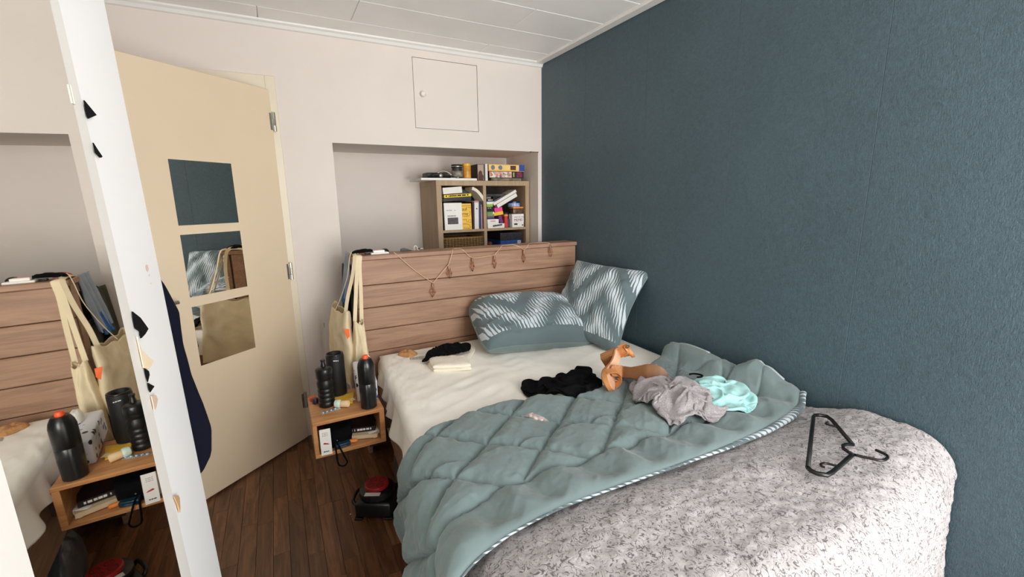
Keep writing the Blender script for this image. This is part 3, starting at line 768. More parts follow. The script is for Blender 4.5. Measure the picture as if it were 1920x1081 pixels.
def crumple(name, label, cat, outline, m, excess, hmax, seed, n=46, layer=0.0, iters=260, basef=bed_z, pin_jit=.0):
    """a small cloth relaxation: a sheet larger than its outline is pinned along the outline, buckles up, and settles on what lies below"""
    O = catmull([(x, y, 0) for x, y in outline], 12, True); k = len(O)
    ox = np.array([p.x for p in O]); oy = np.array([p.y for p in O]); cx, cy = ox.mean(), oy.mean()
    g = np.linspace(-1, 1, n); U, V = np.meshgrid(g, g, indexing='ij')
    r = np.maximum(np.abs(U), np.abs(V)); th = np.arctan2(V, U) % (2*PI)
    oth = np.arctan2(oy-cy, ox-cx) % (2*PI)
    a = th/(2*PI)*k; i0 = np.floor(a).astype(int) % k; f = a-np.floor(a)
    bx = ox[i0]*(1-f)+ox[(i0+1) % k]*f; by = oy[i0]*(1-f)+oy[(i0+1) % k]*f
    rs = np.random.RandomState(seed)
    P = np.stack([cx+(bx-cx)*r, cy+(by-cy)*r, 0*r], 2)
    bz = lambda Q: basef(Q[..., 0], Q[..., 1])+layer
    P[..., 2] = bz(P)+.004+hmax*1.1*fbm(U*3.2+seed, V*3.2, seed)*(1-r**4)
    P0 = P.copy(); Pp = P.copy()
    idx = np.arange(n*n).reshape(n, n); E_ = []
    for (di, dj, st) in ((1, 0, 1.0), (0, 1, 1.0), (1, 1, .6), (1, -1, .6), (2, 0, .25), (0, 2, .25)):
        A_ = idx[max(0, 0):n-di, max(0, -dj):n-max(0, dj)].ravel(); B_ = idx[di:, max(0, dj):n+min(0, dj)].ravel()
        E_.append((A_, B_, np.full(len(A_), st)))
    A_ = np.concatenate([e[0] for e in E_]); B_ = np.concatenate([e[1] for e in E_]); ST = np.concatenate([e[2] for e in E_])
    X = P.reshape(-1, 3); rest = np.linalg.norm(X[A_]-X[B_], axis=1)
    rest2 = np.hypot(X[A_, 0]-X[B_, 0], X[A_, 1]-X[B_, 1])*excess
    rest = np.maximum(rest2, rest*.9)
    pin = (r > .985).ravel(); w_ = np.where(pin, 0.0, 1.0); cnt = np.bincount(A_, minlength=n*n)+np.bincount(B_, minlength=n*n)
    Xp = X.copy()
    for it in range(iters):
        vel = (X-Xp)*.90; Xp = X.copy(); X = X+vel*w_[:, None]; X[:, 2] -= .00012*w_
        for sub in range(4):
            d = X[B_]-X[A_]; L = np.linalg.norm(d, axis=1)+1e-9; ws = w_[A_]+w_[B_]+1e-9
            c = (d*((L-rest)/L*ST/ws)[:, None])
            D = np.zeros_like(X)
            for q in range(3): D[:, q] = np.bincount(A_, c[:, q]*w_[A_], minlength=n*n)-np.bincount(B_, c[:, q]*w_[B_], minlength=n*n)
            X = X+D*(1.6/cnt*2)[:, None]
            if sub == 3:
                zb = basef(X[:, 0], X[:, 1])+layer+.003; lo = X[:, 2] < zb
                X[:, 2] = np.where(lo, zb, X[:, 2]); X[lo & ~pin, :2] = X[lo & ~pin, :2]*.5+Xp[lo & ~pin, :2]*.5
                top = zb+hmax; hi = X[:, 2] > top; X[:, 2] = np.where(hi, top+(X[:, 2]-top)*.5, X[:, 2])
    V3 = X.reshape(n, n, 3)
    loc0 = (cx, cy, float(V3[..., 2].min()))
    o = grid_mesh(name, V3, m, None, .0035, off=loc0); o.location = loc0
    sm = o.modifiers.new('smooth_folds', 'SUBSURF'); sm.levels = 1; sm.render_levels = 2
    return tag(o, label, cat)

GREYJ = NT('grey_melange_jersey'); _v = GREYJ.coord(); GREYJ.l(GREYJ.ramp(GREYJ.math('ADD', GREYJ.math('MULTIPLY', GREYJ.noise(_v, 220, 3), .7), GREYJ.math('MULTIPLY', GREYJ.noise(_v, 12, 2), .3)), [(.35, lin(122, 116, 118)), (.65, lin(168, 162, 164))]), GREYJ.b.inputs['Base Color']); GREYJ.b.inputs['Roughness'].default_value = .9; GREYJ.b.inputs['Sheen Weight'].default_value = .3; GREYJ.bump(GREYJ.noise(_v, 300, 2), .2, .001); GREYJ = GREYJ.m
MINT = mat('mint_jersey', lin(164, 212, 210), .85, .05, 14, .15, 280, .001, sheen=.2)
OFFW = mat('cream_cotton_knit', lin(238, 231, 212), .92, .04, 20, .35, 260, .002, sheen=.2)

# black top and shoes across the quilt edge
# mint and grey jersey heap
def dome(x0, y0, a, b, h, rot=0.0):
    c_, s_ = math.cos(rot), math.sin(rot)
    def f(X, Y):
        X, Y = np.asarray(X, float), np.asarray(Y, float); dx, dy = X-x0, Y-y0
        return bed_z(X, Y)+h*np.sqrt(np.clip(1-((dx*c_+dy*s_)/a)**2-((-dx*s_+dy*c_)/b)**2, 0, 1))
    return f
crumple('black_garment', 'black cotton garment crumpled over the upper quilt edge', 'garment', [(-.885, -1.265), (-.935, -1.33), (-.945, -1.42), (-.90, -1.50), (-.80, -1.565), (-.72, -1.575), (-.655, -1.55), (-.60, -1.47), (-.57, -1.38), (-.548, -1.285), (-.575, -1.262), (-.615, -1.30), (-.67, -1.335), (-.715, -1.305), (-.755, -1.33), (-.80, -1.325), (-.84, -1.275)], BLACKF, 1.45, .045, 4, basef=dome(-.73, -1.42, .20, .12, .035, .35))
crumple('mint_shirt', 'mint green shirt bunched up behind the grey one on the quilt', 'shirt', [(-.60, -1.76), (-.62, -1.83), (-.50, -1.86), (-.44, -1.99), (-.36, -2.015), (-.275, -2.0), (-.215, -1.95), (-.19, -1.87), (-.215, -1.81), (-.29, -1.765), (-.37, -1.755), (-.48, -1.74)], MINT, 1.5, .050, 14, basef=dome(-.33, -1.87, .15, .10, .045, .8))
crumple('grey_shirt', 'crumpled grey melange jersey shirt on the quilt', 'shirt', [(-.575, -1.635), (-.625, -1.70), (-.665, -1.79), (-.655, -1.85), (-.69, -1.90), (-.665, -1.955), (-.585, -1.985), (-.52, -2.01), (-.44, -2.0), (-.405, -1.965), (-.42, -1.90), (-.385, -1.84), (-.37, -1.76), (-.40, -1.695), (-.455, -1.665), (-.50, -1.64)], GREYJ, 1.75, .060, 24, n=60, layer=.010, basef=dome(-.52, -1.82, .19, .13, .060, 1.0))
one('shirt_cord', tube(BM(), catmull([(-.400, -1.785, .768), (-.378, -1.785, .766), (-.360, -1.797, .764), (-.358, -1.812, .764), (-.372, -1.82, .764), (-.39, -1.815, .764)], 6), .004, 8), BLACKF, 'short black drawstring loop lying between the grey and mint shirts', 'cord', smooth=True)

# folded cream cloth and a black sock on it, by the pillow
tw = Thing('folded_cloth', 'cream folded cotton cloth lying on the sheet beside the flat pillow', 'cloth', (-1.03, -.80, MZ))
def soft_slab(outline, za, zb, seed, crease=.004):
    O = catmull([(x, y, 0) for x, y in outline], 6, True); k = len(O); b = BM(); rings = []
    cx = sum(p.x for p in O)/k; cy = sum(p.y for p in O)/k
    for f, z_ in ((.96, za), (1.0, za+(zb-za)*.35), (1.0, za+(zb-za)*.7), (.96, zb), (.7, zb+.002), (.35, zb+.003)):
        rings.append([b.verts.new((cx+(p.x-cx)*f, cy+(p.y-cy)*f, z_+crease*float(vn(p.x*30, p.y*30, seed)-.5)*(z_ > za))) for p in O])
    for a, c in zip(rings, rings[1:]):
        for i in range(k): b.faces.new((a[i], a[(i+1) % k], c[(i+1) % k], c[i]))
    b.faces.new(rings[0][::-1]); b.faces.new(rings[-1]); return b
tw.w('lower_layer', soft_slab([(-1.195, -.80), (-1.205, -.90), (-1.19, -.925), (-1.05, -.985), (-1.025, -.975), (-.985, -.86), (-.90, -.735), (-.875, -.66), (-.90, -.60), (-.95, -.595), (-1.10, -.70)], MZ+.004, MZ+.018, 3), OFFW, True)
tw.w('upper_fold', soft_slab([(-1.19, -.80), (-1.205, -.895), (-1.19, -.92), (-1.05, -.98), (-1.028, -.965), (-1.01, -.86), (-1.02, -.83), (-1.10, -.80), (-1.15, -.775)], MZ+.019, MZ+.036, 5), OFFW, True)
crumple('black_sock', 'black sock shaped cloth lying on the cream folded cloth', 'sock', [(-1.225, -.775), (-1.205, -.80), (-1.17, -.79), (-1.12, -.80), (-1.05, -.81), (-.985, -.80), (-.945, -.775), (-.93, -.735), (-.955, -.69), (-1.02, -.655), (-1.09, -.675), (-1.15, -.715), (-1.20, -.755)], BLACKF, 1.3, .03, 34, n=36, basef=lambda X, Y: MZ+.012+.024*smooth01(-1.24, -1.16, np.asarray(X, float))+.024*np.sqrt(np.clip(1-((np.asarray(X, float)+1.06)/.14)**2-((np.asarray(Y, float)+.735)/.06)**2, 0, 1)))
garment('rusk', 'tan crumbly rusk like lump on the sheet near the headboard', 'lump', [(-1.285, -.545), (-1.300, -.585), (-1.275, -.62), (-1.245, -.645), (-1.205, -.62), (-1.20, -.575), (-1.235, -.54)], mat('tan_crumb', lin(190, 140, 92), .9, .2, 40, .6, 90, .004), .020, 44, [], .018, 40, basef=lambda X, Y: MZ+.002+0*np.asarray(X, float))
bl = Thing('blister_strip', 'small silver pill blister strip in front of the tan lump', 'blister strip', (-1.215, -.675, MZ+.004), (0, 0, math.radians(-12)))
FOIL = mat('crinkled_foil', lin(200, 202, 204), .3, .2, 60, .5, 90, .002, metal=.7)
bl.p('foil', B((-.045, -.017, 0), (.045, .017, .0012), .0005), FOIL)
for i in range(5):
    for j in range(2): bl.p('pocket', lathe(BM(), [(0, .005), (.003, .0045), (.005, .002), (.0055, .0012)], 10, ROT((-.034+.017*i, -.008+.016*j, 0))), FOIL, True)

# wrapped sweets
sp_ = Thing('sweets_packet', 'clear packet of pinkish sweets lying on the quilt', 'packet', (-1.043, -1.642, float(quilt_top(np.array(-1.043), np.array(-1.642), False))+.012), (math.radians(3), math.radians(5), math.radians(-62)))
cl = NT('clear_film'); cl.b.inputs['Base Color'].default_value = (.95, .93, .92, 1); cl.b.inputs['Roughness'].default_value = .12; cl.b.inputs['Alpha'].default_value = .28; cl.bump(cl.noise(cl.coord(), 90, 3), .6, .004)
random.seed(5)
for i in range(9):
    q = BM(); bmesh.ops.create_icosphere(q, subdivisions=2, radius=1); bmesh.ops.transform(q, matrix=ROT((-.032+.008*i, random.uniform(-.007, .007), .007), random.uniform(-30, 30), random.uniform(-30, 30), random.uniform(0, 180)) @ Matrix.Diagonal((.011, .007, .006, 1)), verts=q.verts)
    sp_.p('sweet', q, mat('pink_sweet_%d' % (i % 3), [lin(196, 150, 140), lin(230, 212, 196), lin(150, 104, 98)][i % 3], .4, .1), True)
q = BM(); rings = []
for x_, w_, h_ in ((-.058, .018, .0012), (-.046, .016, .0015), (-.042, .014, .010), (-.02, .015, .017), (.02, .0155, .017), (.04, .014, .011), (.045, .016, .0015), (.055, .018, .0012)):
    rings.append([q.verts.new((x_, w_*math.cos(2*PI*k/16), max(0.0, .5*h_+.5*h_*math.sin(2*PI*k/16)))) for k in range(16)])
for a, c in zip(rings, rings[1:]):
    for i in range(16): q.faces.new((a[i], a[(i+1) % 16], c[(i+1) % 16], c[i]))
q.faces.new(rings[0][::-1]); q.faces.new(rings[-1]); sp_.p('clear_wrapper', q, cl.m, True)

# coat hanger on the fleece
HZ = .716
hp = lambda x, y, z=0: (x, y, HZ+z)
hg = Thing('coat_hanger', 'black plastic clothes hanger lying on the fleece blanket', 'hanger', (-.3, -2.28, HZ-.006))
HB = mat('hanger_black', lin(14, 14, 15), .35, .05)
bar = catmull([hp(-.563, -2.338), hp(-.50, -2.30), hp(-.35, -2.225), hp(-.245, -2.178)], 5)
frame = [hp(-.563, -2.338), hp(-.235, -2.178), hp(-.222, -2.175), hp(-.205, -2.180), hp(-.192, -2.200), hp(-.205, -2.222), hp(-.318, -2.337)]
frame2 = [hp(-.318, -2.337), hp(-.334, -2.326), hp(-.350, -2.325), hp(-.368, -2.335), hp(-.376, -2.352), hp(-.378, -2.368)]
frame3 = [hp(-.386, -2.366), hp(-.525, -2.383), hp(-.553, -2.383), hp(-.569, -2.366), hp(-.570, -2.350), hp(-.563, -2.338)]
fr = BM(); tube(fr, frame, .0062, 8); tube(fr, frame2, .0052, 8); tube(fr, frame3, .0066, 8)
hg.w('frame', fr, HB, True)
hg.w('hook', tube(BM(), catmull([hp(-.376, -2.369), hp(-.350, -2.418, .002), hp(-.322, -2.426, .003), hp(-.303, -2.416, .003), hp(-.298, -2.388, .003)], 6), .0042, 8), HB, True)
hg.w('strap_notch', tube(BM(), catmull([hp(-.240, -2.256), hp(-.25, -2.235), hp(-.250, -2.226), hp(-.238, -2.222), hp(-.232, -2.226)], 5), .0035, 8), HB, True)
hg.w('strap_notch', tube(BM(), catmull([hp(-.482, -2.376), hp(-.495, -2.352), hp(-.510, -2.346), hp(-.521, -2.352), hp(-.518, -2.360)], 5), .0035, 8), HB, True)

# sandals
TAN = mat('tan_leather', lin(200, 136, 80), .42, .12, 30, .1, 200, .001)
STACK = wood('stacked_wood_heel', lin(140, 86, 46), lin(196, 138, 84), 2, 2.5, .4, False, 0, .3)
OUTS = mat('brown_outsole', lin(120, 80, 47), .5, .15, 20)
FOOTB = mat('pale_footbed', lin(232, 190, 156), .5, .05, 20)
SX = [0, .008, .03, .06, .09, .12, .15, .18, .205, .225, .237]
SWd = [.010, .021, .028, .026, .024, .031, .040, .042, .036, .024, .006]
STp = [.078, .078, .077, .070, .056, .042, .032, .028, .027, .028, .029]
STh = [.010, .010, .010, .010, .011, .015, .022, .024, .024, .022, .020]
def loft(xs, ws, tops, bots):
    b = BM(); rings = []
    for x_, w_, t_, q_ in zip(xs, ws, tops, bots):
        rings.append([b.verts.new(c) for c in ((x_, -w_, t_), (x_, -w_*1.0, (t_+q_)/2), (x_, -w_*.96, q_), (x_, 0, q_-.0005), (x_, w_*.96, q_), (x_, w_, (t_+q_)/2), (x_, w_, t_), (x_, 0, t_-.002))])
    for a, c in zip(rings, rings[1:]):
        for i in range(8): b.faces.new((a[i], a[(i+1) % 8], c[(i+1) % 8], c[i]))
    b.faces.new(rings[0][::-1]); b.faces.new(rings[-1]); return b
def sandal(label, ctr, t, u):
    t = Vector(t).normalized(); u = Vector(u); u = (u-t*u.dot(t)).normalized(); wv = u.cross(t)
    M = Matrix((t, wv, u)).transposed().to_4x4(); M.translation = Vector(ctr)-(t*.12+u*.04)
    s = Thing('sandal', label, 'sandal', M.to_translation(), M.to_euler(), 'pair of tan heeled sandals')
    xs = np.linspace(0, .237, 40)
    f = lambda Y: [float(np.interp(x_, SX, Y)) for x_ in xs]
    # round the widths
    ws = f(SWd); tp = f(STp); th_ = f(STh)
    s.p('sole', loft(xs, ws, [a-.002 for a in tp], [a-b for a, b in zip(tp, th_)]), TAN, auto=40)
    s.p('outsole', loft(xs, [w_*.97 for w_ in ws], [a-b for a, b in zip(tp, th_)], [a-b-.003 for a, b in zip(tp, th_)]), OUTS, auto=40)
    s.p('footbed', loft(xs, [w_*.95 for w_ in ws], tp, [a-.003 for a in tp]), FOOTB, auto=40)
    q = BM(); rings = []
    for z_, a0, a1, hw in ((0, .006, .050, .024), (.004, .005, .052, .0245), (.035, .004, .055, .025), (.068, .003, .060, .0265)):
        rings.append([q.verts.new((x_, y_, z_)) for x_, y_ in ((a0+.008, -hw), (a1, -hw*.95), (a1, hw*.95), (a0+.008, hw), (a0, hw*.5), (a0, -hw*.5))])
    for a, c in zip(rings, rings[1:]):
        for i in range(6): q.faces.new((a[i], a[(i+1) % 6], c[(i+1) % 6], c[i]))
    q.faces.new(rings[0][::-1]); q.faces.new(rings[-1])
    s.p('block_heel', q, STACK)
    band = lambda x0, wv_, h_, hw, lean=0: tube(BM(), [(x0+lean*math.sin(a), hw*math.cos(a), .026+h_*math.sin(a)) for a in np.linspace(0, PI, 17)], 0, flat=(wv_, .0022))
    s.p('toe_strap', band(.180, .034, .042, .041, -.012), TAN)
    s.p('heel_counter', tube(BM(), [(.034-.036*math.cos(a), .027*math.sin(a), .094) for a in np.linspace(-1.35, 1.35, 15)], 0, flat=(.0022, .034)), TAN)
    lp = [(.028+.034*math.cos(a)+.012, .030*math.sin(a), .128+.012*math.cos(a)) for a in np.linspace(0, 2*PI, 25)[:-1]]
    s.p('ankle_strap', tube(BM(), lp, 0, closed=True, flat=(.0022, .012)), TAN)
    s.p('ankle_strap', tube(BM(), [(.02, .028, .09), (.026, .030, .128)], 0, flat=(.0022, .012)), TAN)
    s.p('ankle_strap', tube(BM(), [(.02, -.028, .09), (.026, -.030, .128)], 0, flat=(.0022, .012)), TAN)
    s.p('buckle', tube(BM(), [(.050+.008*math.cos(a), -.031, .132+.009*math.sin(a)) for a in np.linspace(0, 2*PI, 17)[:-1]], .0015, 6, True), mat('dark_bronze', lin(70, 56, 44), .3, .1, metal=.9), True)
    return s
sandal('tan block heeled sandal propped up with its buckle uppermost beside the black garment', (-.604, -1.552, .750), (-.120, -.170, -.060), (.84, -.10, .54))
sandal('tan sandal lying on its side with brown sole showing, half under the grey shirt', (-.525, -1.625, .742), (.76, -.64, -.03), (.60, .68, -.42))
# ================================================================== nightstand
NZ1 = .563
ns = Thing('nightstand', 'small open oak box nightstand fixed beside the bed', 'nightstand', (-1.63, -.89, .398))
NA, NB, NF, NK = -1.780, -1.482, -1.035, -.742
ns.w('top_board', B((NA, NF, NZ1-.016), (NB, NK, NZ1), .0015), NOAK)
ns.w('bottom_board', B((NA, NF, .398), (NB, NK, .414), .0015), NOAK)
ns.w('side_board', B((NA, NF, .414), (NA+.017, NK, NZ1-.016), .0012), NOAK)
ns.w('side_board', B((NB-.022, NF, .414), (NB, NK, NZ1-.016), .0012), NOAK)
ns.w('back_board', B((NA+.017, NK-.01, .414), (NB-.022, NK, NZ1-.016)), NOAK)
ns.w('wall_bracket', B((NB, -.98, .43), (-1.449, -.80, .52), .002), mat('dark_backing', None))

# ribbed sports bottle
def ribbed():
    pr = [(0, 0), (.030, 0), (.034, .004)]
    for k in range(4):
        z_ = .010+.021*k
        pr += [(.0345, z_+.002), (.0350, z_+.006), (.0345, z_+.012), (.0305, z_+.017), (.0345, z_+.021)]
    pr += [(.0350, .102), (.0350, .118), (.0310, .128), (.0310, .132), (.0345, .138), (.0350, .150)]
    return pr
rb = Thing('sports_bottle', 'black sports bottle with ribbed grip at the left on the nightstand', 'bottle', (-1.705, -.880, NZ1))
rb.p('body', lathe(BM(), ribbed()+[(.0345, .158), (0, .158)], 36), BLACKM, True, auto=50)
rbc = rb.p('cap', lathe(BM(), [(.0355, .150), (.0362, .153), (.0362, .176), (.034, .181), (.028, .186), (.014, .190), (0, .190)], 36), BLACKS, True, auto=40)
rb.p('nozzle', lathe(BM(), [(.0105, .188), (.0105, .200), (.0085, .203), (.0085, .214), (.0105, .216), (.0105, .222), (0, .222)], 20), BLACKM, True, auto=40, parent=rbc)
# speaker cylinder
spk = Thing('speaker', 'plain black cylindrical speaker with a hollow top behind the ribbed bottle', 'speaker', (-1.645, -.786, NZ1), (0, 0, math.radians(-25)))
spk.p('body', lathe(BM(), [(0, 0), (.036, 0), (.0385, .003), (.0385, .008), (.041, .012), (.0405, .20), (.0385, .208), (.036, .210), (.033, .208), (.031, .200), (.029, .190), (0, .190)], 40), mat('speaker_mesh', lin(15, 15, 16), .6, .1, 60, .3, 400, .001), True, auto=50)
spk.p('foot_ring', lathe(BM(), [(.0385, .0005), (.0415, .002), (.0415, .008), (.0385, .0095)], 40), mat('dark_grey_ring', lin(110, 106, 100), .4, .05), True)
spk.p('top_ring', lathe(BM(), [(.0385, .205), (.0400, .208), (.0385, .2125), (.035, .2135), (.0335, .2105)], 40), BLACKS, True)
bars('light_print', [(0, .010), (.012, .006), (.020, .004)], .004, ROT((.006, -.0408, .186), 90), PAPER, spk.o)
# bottle with orange cap
ob = Thing('orange_cap_bottle', 'smooth black bottle with an orange drinking cap at the right on the nightstand', 'bottle', (-1.538, -.990, NZ1))
ob.p('body', lathe(BM(), [(0, 0), (.030, 0), (.0345, .004), (.0352, .03), (.0362, .075), (.0362, .118), (.0345, .121), (0, .121)], 36), mat('smoky_black_plastic', lin(30, 30, 32), .25, .12, 12), True, auto=45)
obs = ob.p('upper_sleeve', lathe(BM(), [(.0350, .118), (.0368, .121), (.0372, .165), (.0370, .195), (.0335, .212), (.026, .228), (.022, .232), (0, .232)], 36), BLACKS, True, auto=45)
ob.p('drinking_cap', lathe(BM(), [(.0125, .230), (.0135, .234), (.0125, .242), (.0095, .247), (0, .248)], 20), ORANGE, True, auto=50, parent=obs)
# patterned pouch
def blot():
    t = NT('white_with_blue_blots'); v = t.coord(scale=(1, 1, 1.0)); vo = t.n('ShaderNodeTexVoronoi', i_Scale=34.0); t.l(v, vo.inputs['Vector'])
    n = t.noise(v, 9, 1)
    sp = t.n('ShaderNodeMapRange', i_From_Min=.30, i_From_Max=.36); t.l(vo.outputs['Distance'], sp.inputs['Value'])
    spot = t.ramp(n, [(.42, lin(28, 26, 34)), (.55, lin(40, 58, 140))])
    mx = t.n('ShaderNodeMix', data_type='RGBA'); t.l(sp.outputs[0], mx.inputs[0]); t.l(spot, mx.inputs[6]); mx.inputs[7].default_value = (*lin(222, 224, 232), 1)
    t.l(mx.outputs[2], t.b.inputs['Base Color']); t.b.inputs['Roughness'].default_value = .4; return t.m
pb = Thing('patterned_box', 'long white box with dark and blue blots behind the orange capped bottle', 'box', (-1.520, -.80, NZ1+.008), (math.radians(4), 0, math.radians(-5)))
BL = blot()
pb.p('box_body', B((-.046, -.125, 0), (.046, .135, .098), .008, 3), BL, True, auto=50)
ov = BM(); bmesh.ops.create_circle(ov, cap_ends=True, radius=.014, segments=20); g_ = bmesh.ops.extrude_face_region(ov, geom=ov.faces[:]); bmesh.ops.translate(ov, vec=(0, 0, .0006), verts=[v for v in g_['geom'] if isinstance(v, bmesh.types.BMVert)])
for zz_, s_ in ((.028, .8), (.052, 1.0)):
    o2 = ov.copy(); bmesh.ops.transform(o2, matrix=ROT((.032, -.1252, zz_), 90) @ Matrix.Diagonal((s_*.75, s_, 1, 1)), verts=o2.verts)
    pb.p('blue_spot', o2, mat('cobalt_print', lin(34, 62, 168), .4, .05))
ov.free()
# tissue peeping out
garment('tissue', 'white paper tissue between the patterned box and the bed', 'tissue', [(-1.505, -.70), (-1.515, -.76), (-1.49, -.79), (-1.470, -.76), (-1.468, -.70), (-1.485, -.67)], PAPER, .035, 61, [], .02, 30, basef=lambda X, Y: NZ1+.110+0*np.asarray(X, float))
# yellow packet
yp = Thing('yellow_packet', 'yellow paper sachet lying flat in the middle of the nightstand', 'sachet', (-1.622, -.862, NZ1+.002))
q = BM(); pts = [(-1.667, -.826), (-1.572, -.800), (-1.600, -.925), (-1.662, -.890)]
prism(q, [(x_+1.622, y_+.862) for x_, y_ in pts], .006); bmesh.ops.bevel(q, geom=q.edges[:], offset=.0018, segments=1, affect='EDGES')
ypc = yp.p('sachet', q, mat('yellow_paper', lin(236, 184, 44), .5, .08, 30))
yp.p('printed_label', B((.006, -.048, .0062), (.028, -.020, .0066), M=ROT((0, 0, 0), 0, 0, 16)), mat('pale_label', lin(226, 214, 170), .6, .1, 60), parent=ypc)
# small tube lying down
dt = Thing('cream_tube', 'small peach cosmetic tube with a mint cap lying on the nightstand', 'tube', (-1.648, -.932, NZ1), (0, 0, math.radians(-28)))
dt.p('tube_body', lathe(BM(), [(0, 0), (.0135, 0), (.015, .002), (.0155, .032), (.0155, .036)], 24, ROT((-.004, 0, .0165), 0, 90)), mat('peach_plastic', lin(244, 214, 170), .45, .04), True, auto=50)
for ch in list(dt.o.children): ch.location = (0, 0, 0)
dt.p('mint_cap', lathe(BM(), [(0, -.028), (.010, -.028), (.0165, -.024), (.018, -.012), (.018, -.004), (.0155, 0), (0, 0)], 24, ROT((-.004, 0, .018), 0, 90)), mat('mint_cap_plastic', lin(206, 226, 214), .45, .04), True, auto=50)
# foil strip by the ribbed bottle
fs = Thing('foil_strip', 'crinkled silver blister strip at the front edge of the nightstand', 'blister strip', (-1.695, -.945, NZ1+.001), (0, 0, math.radians(14)))
fs.p('foil', B((-.045, -.014, 0), (.042, .014, .0014), .0005), FOIL)
for i in range(5): fs.p('pocket', lathe(BM(), [(0, .006), (.004, .005), (.006, .0014)], 10, ROT((-.034+.017*i, 0, 0))), FOIL, True)
# small items at the rear left
one('orange_lighter', B((-1.772, -.80, NZ1), (-1.745, -.768, NZ1+.018), .003, 2), mat('orange_red_card', lin(214, 90, 44), .5, .08), 'small orange box behind the ribbed bottle', 'box')
one('navy_tin', lathe(BM(), [(0, 0), (.012, 0), (.013, .002), (.013, .022), (.011, .025), (0, .025)], 20, Matrix.Translation((-1.750, -.830, NZ1))), mat('navy_plastic', lin(44, 40, 66), .4, .1), 'tiny dark navy pot beside the orange box on the nightstand', 'pot', smooth=True)

# --- inside the box
def book(name, label, loc, dims, rot=(0, 0, 0), cover=None, group=None, cat='book', pages=None, soft=.0016):
    """dims: thickness, depth, height; spine faces local -y"""
    t, d, h = dims
    b = Thing(name, label, cat, loc, tuple(math.radians(a) for a in rot), group)
    c = BM(); box(c, (-t/2, 0, 0), (-t/2+soft, d, h), .0004); box(c, (t/2-soft, 0, 0), (t/2, d, h), .0004); box(c, (-t/2, 0, 0), (t/2, soft, h), .0004)
    b.p('cover', c, cover); b.p('pages', B((-t/2+soft, soft, .003), (t/2-soft, d-.003, h-.003)), pages or PAGES)
    return b
IZ = .4145
cbk = book('paperback', 'cream paged paperback lying lowest at the right in the nightstand', (-1.580, -1.0, IZ+.012), (.020, .125, .13), (4, 90, -14), mat('cream_cover', lin(224, 206, 170), .6, .06), pages=mat('cream_pages', lin(232, 210, 170), .8, .08, 50))
cbk.o.location = (-1.640, -.975, IZ+.013)
dbk = book('dark_paperback', 'dark glossy book with white lettering on top of the cream paperback', (-1.640, -.955, IZ+.037), (.024, .12, .125), (3, 90, -12), mat('dark_photo_cover', lin(38, 26, 28), .3, .6, 14))
bars('lettering', [(0, .006), (.009, .004), (.022, .003), (.034, .010), (.046, .012), (.060, .010), (.074, .012), (.090, .006)], .009, ROT((.004, -.0004, .012), 90, 0, 0) @ Euler((0, 0, PI/2)).to_matrix().to_4x4(), PAPER, dbk.o)
chg = Thing('charger', 'white phone charger plug lying at the right in the nightstand', 'charger', (-1.528, -.985, IZ), (0, 0, math.radians(18)))
chg.p('charger_body', B((-.026, -.012, .004), (.018, .012, .026), .004, 2), PAPER, True, auto=50)
chp = chg.p('plug_end', B((.018, -.010, .006), (.032, .010, .024), .004, 2), PAPER, True, auto=50)
chg.p('socket', B((.030, -.006, .012), (.0325, .004, .018), .001), INK, parent=chp)
chg.p('cable', tube(BM(), catmull([(-.010, -.012, .008), (-.012, -.02, .004), (-.004, -.026, .003), (.004, -.022, .003)], 5), .002, 6), PAPER, True)
one('orange_marker', lathe(BM(), [(0, -.026), (.006, -.025), (.0085, -.02), (.0085, .02), (.006, .026), (0, .027)], 16, ROT((-1.628, -1.000, IZ+.009), 90, 0, 72)), mat('orange_felt', lin(238, 138, 62), .5, .08), 'stubby orange marker in front of the cream paperback', 'marker', smooth=True)
cd = Thing('leaflet', 'white printed card with a red pen picture leaning out of the nightstand', 'card', (-1.735, -1.040, .409), (math.radians(-10), 0, math.radians(-4)))
cdc = cd.p('card', B((-.022, 0, 0), (.022, .003, .112), .0006), PAPER)
cd.p('red_pen_picture', prism(BM(), [(-.013, .0), (-.008, .004), (.006, -.001), (.013, -.006), (.006, -.006), (-.010, -.003)], .0005, ROT((.002, 0, .050), 90)), mat('red_print', lin(176, 36, 48), .5, .05), parent=cdc)
bars('card_print', [(0, .008), (.0095, .006), (.017, .005)], .004, ROT((-.012, -.0002, .013), 90), INK, cdc)
[bars('card_print', [(0, .005), (.007, .009), (.018, .004)], .0022, ROT((-.012, -.0002, z_), 90), mat('grey_print', lin(150, 146, 150), .6, 0), cdc) for z_ in (.094, .088, .082)]
wbt = Thing('pill_bottle', 'small white pill bottle behind the printed card', 'bottle', (-1.745, -.985, IZ))
wbt.p('body', lathe(BM(), [(0, 0), (.013, 0), (.014, .002), (.014, .055), (.010, .062), (0, .062)], 20), PAPER, True, auto=50)
wbt.p('lid', lathe(BM(), [(.0125, .062), (.0125, .082), (.011, .084), (0, .084)], 20), PAPER, True, auto=50)
one('maroon_notebook', B((-1.728, -.90, IZ), (-1.69, -.80, IZ+.12), .002), mat('maroon_cover', lin(92, 22, 34), .5, .1), 'maroon notebook standing at the back of the nightstand box', 'notebook')
pc = Thing('black_pouch', 'black fabric pouch with a dangling wrist loop in the nightstand', 'pouch', (-1.675, -.95, IZ))
pc.p('pouch_body', soft_slab([(-.045, -.03), (-.035, -.055), (.01, -.06), (.05, -.04), (.06, .05), (.0, .09), (-.045, .06)], 0, .075, 8, .01), BLACKF, True)
